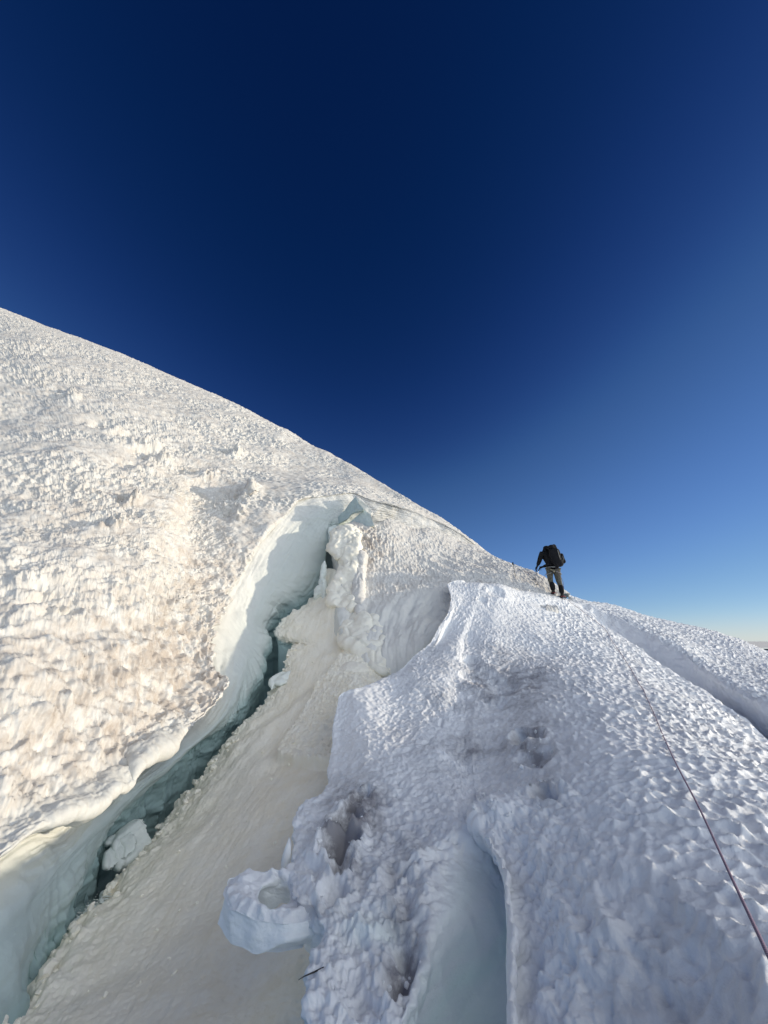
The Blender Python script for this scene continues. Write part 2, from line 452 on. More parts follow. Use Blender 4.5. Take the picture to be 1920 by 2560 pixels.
# ragged lip
edge = np.exp(-((s - 6.0) / .28) ** 2)
d = d + edge * (0.10 * fbm(P, .16, 3, 81) * sstep(.36, .42, t) * (1 - sstep(.56, .68, t)) + 0.02 * fbm(P, .3, 3, 83))
P = P + N * d[..., None]
dirt = top * (0.36 + 0.36 * front + 0.35 * (1 - patch)) * (1 - .6 * smooth_lip)
dirt = dirt + top * 0.55 * np.exp(-(((U - 400) / 190) ** 2 + ((Vv - 1620) / 190) ** 2)) + top * .35 * np.exp(-(((U - 300) / 300) ** 2 + ((Vv - 1270) / 110) ** 2))
ice = low * (0.05 + (.33 + .2 * (1 - sstep(.45, .6, t))) * sstep(7.2, 8.2, s) + 0.62 * sstep(8.4, 9.3, s)) * (1 - sstep(.76, .83, t)) + .12 * smooth_lip  # bare ice, plus shade painted into the lower wall and crack
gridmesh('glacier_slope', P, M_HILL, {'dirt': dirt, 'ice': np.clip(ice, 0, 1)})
bpy.data.objects['glacier_slope']['kind'] = 'structure'
HILL = P

# ------------------------------------------------------------------ the dusty snow bank on the near side of the crevasse floor
rim = row([(-300, 2900, 2.7, 0), (-60, 2640, 3.5), (46, 2536, 4.05), (75, 2466, 4.35), (116, 2402, 4.65), (170, 2335, 5.0), (220, 2318, 5.15), (266, 2225, 5.7), (318, 2179, 6.0), (376, 2127, 6.35), (417, 2058, 6.75),
           (463, 2000, 7.2), (521, 1919, 7.8), (579, 1843, 8.4, .5), (643, 1775, 9.2), (674, 1722, 9.8), (704, 1679, 10.2), (713, 1649, 10.5), (734, 1612, 11.0, .68), (738, 1600, 11.1), (716, 1607, 11.15, .74), (693, 1592, 11.2), (692, 1572, 11.4), (713, 1546, 11.7), (745, 1522, 12.0), (785, 1490, 12.4), (805, 1460, 12.7), (815, 1425, 13.0, 1)], 240)
bank1 = row([(30, 2900, 2.7, 0), (250, 2640, 3.35), (400, 2400, 4.15), (500, 2200, 4.95), (600, 2050, 5.75), (680, 1920, 6.85), (740, 1820, 7.8, .5), (780, 1740, 8.6), (800, 1690, 9.2), (818, 1645, 9.75, .7), (832, 1560, 10.6), (842, 1500, 11.1), (850, 1430, 12, 1)], 240)
bank2 = row([(700, 2900, 2.4, 0), (800, 2700, 2.75), (830, 2430, 3.4), (840, 2250, 4.1), (870, 2050, 5.2), (885, 1900, 6.4), (895, 1800, 7.4, .5), (905, 1720, 8.3), (912, 1690, 8.9), (925, 1672, 9.3, .7), (925, 1600, 10.3), (900, 1540, 11), (880, 1480, 11.6, 1)], 240)
tb = np.linspace(0, 1, 240)
b_out = bank2 + np.array([.45, 0.2, -0.35])
r1 = rim + np.array([.06, .03, -.30])
r2 = rim + np.array([.25, .05, -3.5])
P, s, t = loft([r2, r1, rim, bank1, bank2, b_out], 620, 760)
N = gridnormals(P)
if N[300, 300, 2] < 0:
    N = -N
Q = np.stack([t * 9, s * 2.4, 0 * s], -1)
vis = sstep(1.7, 2.2, s)
d = vis * (0.011 * fbm(Q + .15 * noise(P, .8, 112)[..., None], (1.6, .16, 1), 4, 111, .45) + 0.07 * fbm(P, 1.1, 3, 113))
d = d + 0.10 * np.exp(-((s - 1.9) / .5) ** 2) * fbm(P, .28, 5, 117, .6)
d = d + vis * (0.006 * fbm(P, .045, 3, 119, .7) + .02 * np.clip(noise(P, .22, 120), 0, 1) ** 2)
U, Vv = proj(P)
# the convex flap of granular snow below the corner of the mound, and long drift lines
fl = sstep(0, 12, np.minimum((U - 690) + (Vv - 1900) * .58 + 8 * noise(P, .4, 124), 1922 - Vv + .25 * (U - 760))) * sstep(1560, 1700, Vv) * (U > 560)
d = d + 0.17 * fl * vis + fl * 0.045 * (flatcells(P, .075, 121) - .4) + fl * .012 * fbm(P, .06, 2, 122)
for (u0, v0, u1, v1, w, a) in ((860, 1680, 560, 1900, 10, .05), (812, 1690, 600, 1840, 8, -.04), (700, 1800, 470, 2040, 9, .03)):
    L = math.hypot(u1 - u0, v1 - v0)
    al = ((U - u0) * (u1 - u0) + (Vv - v0) * (v1 - v0)) / L
    ac = ((U - u0) * (v1 - v0) - (Vv - v0) * (u1 - u0)) / L
    d = d + a * np.exp(-(ac / w) ** 2) * sstep(0, 60, al) * (1 - sstep(L - 60, L, al)) * vis
P = P + N * d[..., None]
dirt = vis * np.clip(0.55 + .5 * sstep(2.4, 4, s) + .35 * fbm(Q, (1.5, .12, 1), 4, 123), 0, 1.2)
ice = 1 - sstep(1.6, 2.25, s)
o = gridmesh('snow_bank', P, M_APRON, {'dirt': dirt, 'ice': ice})
o['kind'] = 'structure'
BANK = P


def crumbs(name, pts, nrm, n, rmin, rmax, mat, seed):
    """Loose snow crumbs too many to count, lying on the given points."""
    rg = np.random.default_rng(seed)
    bm = bmesh.new()
    for i in rg.integers(0, len(pts), n):
        r = rmin + (rmax - rmin) * rg.random() ** 3
        c = Vector(pts[i] + nrm[i] * r * .35)
        res = bmesh.ops.create_icosphere(bm, subdivisions=2, radius=1, matrix=Matrix.Translation(c) @ Matrix.Rotation(rg.random() * 6, 4, 'Z') @ Matrix.Rotation(rg.random() * 6, 4, 'X') @ Matrix.Diagonal((r, r * (.55 + .5 * rg.random()), r * (.5 + .4 * rg.random()), 1)))
        for v in res['verts']:
            v.co += (v.co - c) * (rg.random() * .5 - .25)
    me = bpy.data.meshes.new(name); bm.to_mesh(me); bm.free()
    me.materials.append(mat)
    for a_, val in (('dirt', .3), ('ice', .0)):
        at = me.attributes.new(a_, 'FLOAT', 'POINT'); at.data.foreach_set('value', np.full(len(me.vertices), val, np.float32))
    o = bpy.data.objects.new(name, me); COL.objects.link(o)
    o['kind'] = 'stuff'
    return o


_m = (s > 1.85) & (s < 2.35) & (t > .1) & (t < .75)
crumbs('snow_crumbs', P[_m], N[_m], 200, .012, .07, M_APRON, 5)
_m = (s > 2.3) & (s < 3.8) & (t > .1) & (t < .7)
crumbs('snow_crumbs', P[_m], N[_m], 110, .005, .028, M_APRON, 6)

# ------------------------------------------------------------------ the mound the climbers walk on, with the open slot at its near end
K = 300
m2 = row([(735, 2800, 2.0, 0), (761, 2560, 2.35, .1), (764, 2428, 2.62), (772, 2388, 2.72), (806, 2330, 2.85, .2), (735, 2250, 3.1), (728, 2205, 3.35), (715, 2180, 3.5), (726, 2160, 3.6, .3), (732, 2110, 3.85), (732, 2046, 4.25), (752, 2011, 4.5), (799, 1988, 4.7, .4),
          (819, 1954, 5.0), (816, 1930, 5.2), (828, 1872, 5.7, .5), (830, 1831, 6.05), (838, 1780, 6.5), (847, 1740, 6.85, .6), (860, 1731, 6.9), (904, 1718, 7.1), (956, 1696, 7.5), (999, 1675, 7.85, .7), (1034, 1640, 8.3), (1077, 1605, 8.8), (1095, 1571, 9.2, .8), (1121, 1527, 9.8), (1125, 1484, 10.5, .9),
          (1118, 1462, 10.9), (1150, 1451, 11.3, .97), (1150, 1462, 12.0, 1)], K)
tm = np.linspace(0, 1, K)
m1 = m2 + np.stack([np.interp(tm, [0, .9, 1], [.10, .10, .05]), 0 * tm, -np.interp(tm, [0, .3, .6, .9, 1], [.22, .22, .2, .12, .1])], 1)
m0 = m2 + np.array([.7, 0.05, -1.6])
m3 = m2 + np.stack([.09 + 0 * tm, 0 * tm + .02, np.interp(tm, [0, .45, .6, 1], [.05, .04, .015, .01])], 1)
m4 = row([(868, 2800, 1.95, 0), (890, 2560, 2.3, .1), (905, 2400, 2.65), (912, 2300, 2.85, .2), (922, 2200, 3.2, .3), (940, 2050, 4.0, .4), (950, 1940, 4.75, .5), (965, 1832, 5.75, .6), (1010, 1736, 6.85, .7), (1100, 1602, 8.9, .8), (1158, 1492, 10.4, .9), (1165, 1456, 11.35, .97), (1165, 1466, 12, 1)], K)
m5 = row([(985, 2800, 1.95, 0), (1005, 2560, 2.25, .1), (1045, 2390, 2.6), (1072, 2280, 2.85, .2), (1090, 2190, 3.15), (1105, 2130, 3.38, .3), (1140, 2085, 3.55), (1120, 1960, 4.5, .4), (1100, 1880, 5.3, .5), (1105, 1774, 6.4, .6), (1120, 1693, 7.3, .7), (1150, 1594, 8.9, .8), (1188, 1496, 10.4, .9), (1200, 1457, 11.35, .97), (1200, 1468, 12, 1)], K)
m6 = row([(1000, 2800, 2.2, 0), (1075, 2560, 2.62, .1), (1134, 2469, 2.83), (1209, 2359, 3.08, .2), (1245, 2265, 3.28), (1232, 2180, 3.45, .3), (1186, 2066, 3.62), (1155, 1960, 4.5, .4), (1135, 1880, 5.3, .5), (1135, 1780, 6.4, .6), (1145, 1700, 7.3, .7), (1165, 1600, 8.9, .8), (1197, 1499, 10.4, .9), (1210, 1458, 11.4, .97), (1210, 1469, 12, 1)], K)
m7 = row([(1300, 2800, 2.3, 0), (1330, 2560, 2.85, .1), (1330, 2420, 3.1), (1310, 2330, 3.25, .2), (1290, 2240, 3.4), (1250, 2150, 3.55, .3), (1190, 2060, 3.65), (1170, 1960, 4.5, .4), (1160, 1880, 5.3, .5), (1160, 1780, 6.4, .6), (1165, 1700, 7.3, .7), (1180, 1600, 8.9, .8), (1206, 1501, 10.4, .9), (1220, 1459, 11.4, .97), (1220, 1470, 12, 1)], K)
m6b = m6 + np.stack([np.interp(tm, [0, .25, .33, 1], [.05, .05, .004, .004]), 0 * tm + .004, -np.interp(tm, [0, .2, .32, 1], [.14, .12, 0, 0])], 1)
m8 = row([(1262, 2800, 1.72, 0), (1256, 2560, 2.06, .1), (1258, 2370, 2.38), (1258, 2289, 2.55, .2), (1252, 2243, 2.68), (1244, 2173, 2.92), (1222, 2121, 3.15, .3), (1194, 2068, 3.45), (1188, 1960, 4.45, .4), (1185, 1880, 5.2, .5), (1190, 1780, 6.3, .6), (1200, 1690, 7.4, .7), (1215, 1595, 8.9, .8), (1228, 1505, 10.4, .9), (1240, 1460, 11.4, .97), (1240, 1471, 12, 1)], K)
cl = np.interp(tm, [0, .24, .34, .4, 1], [1, 1, .25, 0, 0])
m7 = m7 + np.stack([0 * tm, 0 * tm, np.interp(tm, [0, .2, .32, 1], [.06, .04, 0, 0])], 1)
m7b = m8 + np.stack([.17 * cl - .012 * (1 - cl), .06 * cl, -.34 * cl], 1)
m8a = m8 + np.stack([.045 * cl - .006 * (1 - cl), .01 * cl, -.035 * cl], 1)
m8c = m8 + np.stack([.075 + 0 * tm, 0 * tm, np.interp(tm, [0, .35, .5, 1], [.02, .02, .005, .0])], 1)
m9 = row([(1490, 2800, 1.5, 0), (1460, 2560, 1.86, .1), (1450, 2300, 2.2, .2), (1430, 2100, 2.8, .3), (1400, 1950, 3.65, .4), (1370, 1820, 5.0, .5), (1340, 1720, 6.55, .6), (1325, 1640, 8.2, .7), (1315, 1570, 9.5, .8), (1300, 1510, 10.7, .9), (1292, 1472, 11.5, .97), (1292, 1480, 12.1, 1)], K)
m10 = row([(2120, 2800, 1.25, 0), (2000, 2480, 1.55, .1), (1850, 2200, 2.1, .2), (1740, 2020, 2.75, .3), (1650, 1900, 3.55, .4), (1560, 1800, 4.75, .5), (1480, 1705, 6.5, .6), (1440, 1640, 8.0, .7), (1425, 1580, 9.6, .8), (1415, 1530, 11.0, .9), (1402, 1494, 12.0, .97), (1398, 1496, 12.6, 1)], K)
m11 = row([(3200, 2500, 2.2, 0), (2700, 2250, 2.6, .1), (2400, 2060, 3.2, .2), (2150, 1960, 4.1, .3), (1920, 1855, 5.3, .4), (1828, 1780, 6.4, .5), (1735, 1713, 7.6, .6), (1654, 1663, 8.6, .7), (1560, 1597, 10.1, .8), (1480, 1542, 11.5, .9), (1425, 1500, 12.35, .97), (1414, 1495, 12.8, 1)], K)
m12 = m11 + np.stack([np.interp(tm, [0, .8, .97, 1], [.8, .6, .25, .1]), np.interp(tm, [0, 1], [.12, .05]), -np.interp(tm, [0, .8, .97, 1], [.80, .60, .12, .02])], 1)
m13 = row([(3100, 2150, 3.1, 0), (2700, 2000, 3.6, .1), (2400, 1900, 4.3, .2), (2150, 1830, 5.2, .3), (1920, 1763, 6.4, .4), (1828, 1722, 7.4, .5), (1760, 1678, 8.5, .6), (1683, 1617, 9.8, .7), (1597, 1570, 11.0, .8), (1510, 1524, 12.2, .9), (1436, 1497, 12.75, .97), (1420, 1490, 13, 1)], K)
m14 = row([(3050, 1980, 5, 0), (2700, 1860, 5.4, .1), (2400, 1790, 6.1, .2), (2150, 1745, 7.2, .3), (1920, 1690, 8.6, .4), (1850, 1655, 9.5, .5), (1770, 1620, 10.4, .6), (1690, 1578, 11.5, .7), (1600, 1545, 12.4, .8), (1520, 1516, 13.1, .9), (1440, 1493, 13.2, .97), (1422, 1487, 13.3, 1)], K)
m15 = row([(3000, 1850, 9, 0), (2700, 1780, 9.5, .1), (2400, 1745, 10.5, .2), (2150, 1700, 11.5, .3), (1920, 1628, 12.6, .4), (1857, 1602, 13, .5), (1799, 1585, 13.3, .6), (1741, 1570, 13.6, .7), (1683, 1556, 13.8, .76), (1625, 1541, 13.9, .82), (1568, 1524, 13.9, .88), (1510, 1510, 13.8), (1450, 1495, 13.6, .97), (1424, 1486, 13.5, 1)], K)
m16 = m15 + np.array([1.6, 1.6, -1.1])
m17 = m15 + np.array([7, 6, -9.0])
MR = []
for m in (m0, m1, m2, m3, m4, m5, m6, m6b, m7, m7b, m8a, m8, m8c, m9, m10, m11, m12, m13, m14, m15, m16, m17):
    e = np.stack([m[0] + (m[0] - m[12]) * np.array([1, 0, 0]) * 0 + np.array([0, -f, -.05 * f]) for f in (5.0, 2.2, .9)])
    MR.append(np.concatenate([e, m]))
P, s, t = loft(MR, 1350, 1350)
N = gridnormals(P)
if N[900, 600, 2] < 0:
    N = -N
# rows: 0 m0 1 m1 2 edge 3 m3 4 m4 5 rim 6 slot wall 7 step 8 floor 9 m7b 10 m8a 11 lip 12 m8c 13 m9 14 crest 15 trench edge 16 trench 17 bank 18 19 skyline 20 21
tt = np.clip((t * (K + 2) - 3) / (K - 1), 0, 1)
slot = sstep(4.9, 5.6, s) * (1 - sstep(10.4, 10.9, s)) * (1 - sstep(.26, .33, tt))
under_ = 1 - sstep(.9, 1.7, s)
trench = sstep(14.95, 15.2, s) * (1 - sstep(16.8, 17.05, s))
clean = (1 - slot) * (1 - under_) * (1 - .85 * trench)
W = P + 0.016 * np.stack([noise(P, .15, 203), noise(P, .15, 204), noise(P, .15, 205)], -1) + .09 * np.stack([noise(P, .6, 206), noise(P, .6, 207), noise(P, .6, 208)], -1)
vary = .8 + .35 * np.clip(fbm(P, .9, 2, 209) + .35, 0, 1.2)
cupA = flatcells(W, (.080, .070), 211)
cupB = flatcells(W, (.042, .036), 213)
right = sstep(12.5, 14.2, s)
near = 1 - sstep(2.5, 6.0, P[..., 1])
soft = near * (1 - right)
d = 0.07 * fbm(P, 1.6, 2, 221) * (1 - trench) * sstep(2.5, 4.2, s) * (1 - slot) * sstep(0, .06, tt)
d = d + clean * vary * (0.060 * (cupA - .35) * (0.38 + 0.62 * right) * (1 - .3 * soft) + 0.016 * (cupB - .35) * (1 - .5 * right))
d = d + clean * (0.013 * fbm(P, .16, 4, 223, .62) * (.8 + .8 * soft) + .022 * fbm(P, .5, 2, 224) * soft + soft * 1.3 * (.024 * fbm(P, .11, 4, 231, .6) + .022 * (flatcells(W, .11, 232) - .4)))
d = d + trench * .05 * fbm(P, (.2, .5, .3), 3, 225) + np.exp(-((s - 17) / .25) ** 2) * .05 * fbm(P, .3, 3, 226)
d = d + slot * (.025 * fbm(P, (.35, .35, .6), 4, 227) + .012 * noise(P + .1 * noise(P, .5, 230)[..., None], (1.2, 1.2, .05), 228)) + under_ * .05 * fbm(P, .25, 3, 229)
U, Vv = proj(P)


def pit(d, u0, v0, r, dep, lift=.3, seed=300, stretch=(1, .8, 1)):
    k = np.argmin(((U - u0) ** 2 + (Vv - v0) ** 2 + 1e6 * (s < 2.2)).ravel())
    c = P.reshape(-1, 3)[k]
    rr = np.linalg.norm((P - c) * np.array(stretch), axis=-1) / r * (1 + .35 * noise(P, r * .7, seed))
    return d - dep * np.exp(-(rr ** 3)) + dep * lift * np.exp(-((rr - 1.25) / .35) ** 2)


for (u0, v0, r, dep) in ((1315, 1845, .20, .20), (1335, 1895, .20, .10), (1300, 1835, .10, .10), (1362, 1985, .12, .12), (1385, 1990, .09, .10), (1200, 1690, .35, .08), (1260, 1720, .3, .08), (1180, 1655, .22, .07), (1245, 1765, .2, .06),
                         (1240, 1480, .25, .07), (1205, 1500, .15, .06), (848, 2105, .15, .26), (866, 2045, .14, .22), (880, 2010, .10, .12), (905, 1985, .11, .10), (850, 2160, .10, .16), (820, 2130, .09, .12), (835, 2220, .10, .10), (760, 2270, .09, .06), (1010, 2400, .12, .10), (985, 2440, .07, .08), (1000, 2200, .15, .06), (1000, 2290, .15, .06),
                         (1650, 2330, .20, .035), (1690, 2420, .22, .04), (1560, 2470, .22, .035), (1480, 2520, .18, .03), (1720, 2520, .18, .03), (1600, 2240, .16, .025)):
    d = pit(d, u0, v0, r * .9, dep)
# a rounded kerb of re-frozen snow above the slot, and nodules in the pits
for (u0, v0, r, a) in ((1240, 2035, .22, .10), (1300, 1985, .12, .05), (1180, 2060, .15, .03), (862, 2088, .04, .06), (852, 2115, .035, .05), (880, 2064, .035, .045), (838, 2172, .07, .06), (1330, 1862, .06, .06), (1090, 1895, .16, .05), (1150, 1870, .14, .04)):
    k = np.argmin(((U - u0) ** 2 + (Vv - v0) ** 2 + 1e6 * (s < 2.2)).ravel())
    c = P.reshape(-1, 3)[k]
    rr = np.linalg.norm(P - c, axis=-1) / r
    d = d + a * np.exp(-rr * rr)
# a narrow crack that wanders over the mound
cr = np.array([(1000, 1690), (1060, 1735), (1105, 1800), (1100, 1835), (1060, 1870), (960, 1900)], float)
dm = np.full(U.shape, 1e3)
for a, b in zip(cr[:-1], cr[1:]):
    ab = b - a
    q = np.clip(((U - a[0]) * ab[0] + (Vv - a[1]) * ab[1]) / (ab @ ab), 0, 1)
    dm = np.minimum(dm, np.hypot(U - a[0] - q * ab[0], Vv - a[1] - q * ab[1]))
d = d - 0.028 * np.exp(-(dm / 4.5) ** 2) * np.clip(.5 + noise(P, .3, 245), 0, 1) * (s > 2.4) * (s < 13)
P = P + N * d[..., None]
dirt = clean * (0.08 + .2 * sstep(.0, .6, fbm(P, .8, 3, 241)))
for (u0, v0, ru, rv, a) in ((862, 2090, 50, 100, 2.4), (900, 1990, 40, 40, 1.2), (1325, 1870, 60, 70, 1.3), (1010, 2410, 45, 60, 2.4), (770, 2280, 70, 40, .8), (1240, 1710, 130, 80, 1.0), (1160, 1880, 110, 45, .9), (1370, 1985, 40, 40, .7), (1000, 2250, 80, 130, 1.0), (930, 2010, 60, 90, .8), (800, 2060, 40, 80, .5), (1640, 2400, 180, 150, .6), (1130, 2450, 30, 120, .3), (1340, 1700, 80, 60, .4)):
    dirt = dirt + a * np.exp(-(((U - u0) / ru) ** 2 + ((Vv - v0) / rv) ** 2)) * clean
ice = slot * (.25 + .35 * sstep(5.2, 6.3, s)) * (1 - .6 * sstep(7.2, 7.8, s)) * (.75 + .9 * noise(P + .12 * noise(P, .5, 251)[..., None], (1.5, 1.5, .07), 250) + .3 * fbm(P, .3, 3, 252)) + under_ * .15
ice = ice + .35 * np.exp(-(((U - 930) / 70) ** 2 + ((Vv - 2310) / 40) ** 2)) * clean
o = gridmesh('snow_mound', P, M_MOUND, {'dirt': dirt, 'ice': np.clip(ice, 0, 1)})
o['kind'] = 'structure'
MOUND = P
_m = np.zeros(U.shape, bool)
for (u0, v0, rr_) in ((862, 2100, 70), (1320, 1870, 60), (1010, 2420, 60), (1240, 2030, 60), (1370, 1990, 40)):
    _m |= (np.hypot(U - u0, Vv - v0) < rr_)
_m &= (s > 2.3) & (clean > .5)
crumbs('snow_crumbs', P[_m], N[_m], 170, .006, .026, M_MOUND, 7)

# ------------------------------------------------------------------ the slope behind, up to the ledge
d1 = row([(845, 1330, 13.1, 0), (885, 1308, 13.6), (936, 1312, 14.0, .2), (977, 1299, 14.6, .3), (1038, 1322, 15.1, .4), (1073, 1321, 15.5), (1108, 1333, 15.8, .55), (1157, 1356, 16.3, .65), (1191, 1368, 16.2, .7), (1232, 1391, 15.3, .77), (1284, 1414, 14.3, .85), (1336, 1431, 13.5, .92), (1425, 1486, 12.9, 1)], K)
d0 = d1 + np.array([.3, 2.0, -.4])
d2 = row([(850, 1400, 12.2, 0), (900, 1395, 12.3), (960, 1395, 12.5, .25), (1030, 1398, 12.8, .4), (1100, 1405, 13.0, .55), (1180, 1415, 12.9, .7), (1250, 1430, 12.6, .8), (1310, 1450, 12.4, .9), (1395, 1487, 12.1, 1)], K)
d3 = row([(838, 1480, 11.2, 0), (880, 1480, 11.2), (950, 1480, 11.2, .25), (1020, 1468, 11.5, .4), (1090, 1452, 11.8, .55), (1160, 1446, 12.05, .7), (1240, 1456, 11.95, .8), (1310, 1472, 11.9, .9), (1395, 1496, 11.8, 1)], K)
d4 = row([(850, 1560, 10.4, 0), (890, 1560, 10.3), (960, 1560, 10.3, .25), (1030, 1535, 10.5, .4), (1085, 1508, 10.8, .55), (1130, 1490, 11.1, .7), (1220, 1492, 11.2, .8), (1300, 1505, 11.3, .9), (1395, 1512, 11.4, 1)], K)
d5 = row([(880, 1650, 9.5, 0), (905, 1668, 9.3), (950, 1690, 9.1, .25), (1000, 1680, 9.1, .4), (1080, 1625, 9.5, .55), (1130, 1570, 10.0, .7), (1210, 1545, 10.3, .8), (1300, 1540, 10.6, .9), (1395, 1530, 10.9, 1)], K)
d6 = d5 + np.array([.1, .2, -1.2])
DR = []
for m in (d0, d1, d2, d3, d4, d5, d6):
    e = np.stack([m[0] + np.array(f) for f in ((-.1, 1.1, -2.2), (-.18, .5, -.8), (-.12, .15, -.25))])
    DR.append(np.concatenate([e, m]))
P, s, t = loft(DR, 560, 640)
N = gridnormals(P)
if N[250, 300, 2] < 0:
    N = -N
td = np.clip((t * (K + 2) - 3) / (K - 1), 0, 1)
scoop = sstep(3.0, 3.7, s) * (1 - sstep(.5, .75, td))
cup = flatcells(P + .03 * np.stack([noise(P, .15, 403), noise(P, .15, 404), noise(P, .15, 405)], -1), (.085, .12), 411)
d = (1 - scoop) * (0.038 * (cup - .4) + .03 * fbm(P, .25, 3, 413)) + scoop * .05 * fbm(P, (.5, .4, .9), 3, 415) + .10 * fbm(P, 1.3, 2, 417) * sstep(1.2, 2, s)
U, Vv = proj(P)
# drift lines fanned across the slope, and folds in the scoop
ph = ((Vv - 1300) - (U - 1050) * .42) / 11.0
d = d + .018 * np.sin(ph * 2 * math.pi / 1.6 + 2 * noise(P, .8, 419)) * sstep(1030, 1090, U) * (1 - sstep(1210, 1280, U)) * sstep(1370, 1395, Vv) * (1 - scoop)
rad = np.hypot(U - 1190, (Vv - 1640) * .9)
Qs = np.stack([rad / 100, np.arctan2(U - 1190, Vv - 1640) * 1.2, 0 * U], -1)
d = d + scoop * (.09 * fbm(Qs, (.55, 1.3, 1), 4, 421, .55) - .05 * np.exp(-(noise(Qs, (.8, 2.2, 1), 425) / .09) ** 2)) * sstep(40, 110, rad)
bump = np.exp(-(((U - 905) / 75) ** 2 + ((Vv - 1365) / 50) ** 2))
d = d + bump * (.16 + .10 * fbm(P, (.1, .1, .25), 3, 423))
k = np.argmin(((U - 1095) ** 2 + (Vv - 1520) ** 2).ravel()); c = P.reshape(-1, 3)[k]
d = d - .12 * np.exp(-(np.linalg.norm(P - c, axis=-1) / .45) ** 2)
P = P + N * d[..., None]
dirt = (1 - scoop) * (.35 + .35 * sstep(-.2, .6, fbm(P, .7, 3, 431))) + 1.1 * bump
ice = scoop * .03 + .15 * (1 - sstep(.0, .05, td))
o = gridmesh('upper_slope', P, M_HILL, {'dirt': dirt, 'ice': np.clip(ice, 0, 1)})
o['kind'] = 'structure'
UPPER = P


# ------------------------------------------------------------------ ice towers and lumps: blobs fused by a voxel remesh, then weathered
def blobs(name, spec, mat, voxel=.03, rough=.06, scale=.25, seed=1, ice=.2, dirt=.2, smooth=4):
    bm = bmesh.new()
    for (c, r, rot) in spec:
        M = Matrix.Translation(Vector(c)) @ Matrix.Rotation(rot[2], 4, 'Z') @ Matrix.Rotation(rot[1], 4, 'Y') @ Matrix.Rotation(rot[0], 4, 'X') @ Matrix.Diagonal((*r, 1))
        bmesh.ops.create_icosphere(bm, subdivisions=4, radius=1, matrix=M)
    me = bpy.data.meshes.new('tmp'); bm.to_mesh(me); bm.free()
    ob = bpy.data.objects.new('tmp', me); COL.objects.link(ob)
    md = ob.modifiers.new('r', 'REMESH'); md.mode = 'VOXEL'; md.voxel_size = voxel
    sm = ob.modifiers.new('s', 'SMOOTH'); sm.iterations = smooth; sm.factor = .5
    ev = ob.evaluated_get(bpy.context.evaluated_depsgraph_get())
    m2_ = ev.to_mesh()
    V = np.zeros(len(m2_.vertices) * 3, np.float32); m2_.vertices.foreach_get('co', V)
    Nn = np.zeros_like(V); m2_.vertices.foreach_get('normal', Nn)
    q = np.zeros(len(m2_.loops), np.int32); m2_.loops.foreach_get('vertex_index', q)
    q = q.reshape(-1, 4)
    V, Nn = V.reshape(-1, 3), Nn.reshape(-1, 3)
    ev.to_mesh_clear()
    bpy.data.objects.remove(ob); bpy.data.meshes.remove(me)
    dd = rough * (1.3 * fbm(V, scale * 1.8, 5, seed, .55) + .35 * (cells(V, scale * 1.3, seed + 3) - .4))
    dd = dd + .012 * fbm(V, .07, 3, seed + 9)
    V = V + Nn * dd[:, None]
    return rawmesh(name, V, q, mat, {'dirt': np.full(len(V), dirt), 'ice': np.full(len(V), ice)})


def bl(u, v, Y, ru, rv, rd=None, rot=0.0):
    """Ellipsoid spec from photo pixels: centre, half-width and half-height in pixels, depth half in metres."""
    c = px(u, v, Y)
    k = (c[1] * CP + c[2] * SP) / FPX
    return (c, (ru * k, rd if rd else (ru * k), rv * k), (0, rot, 0))


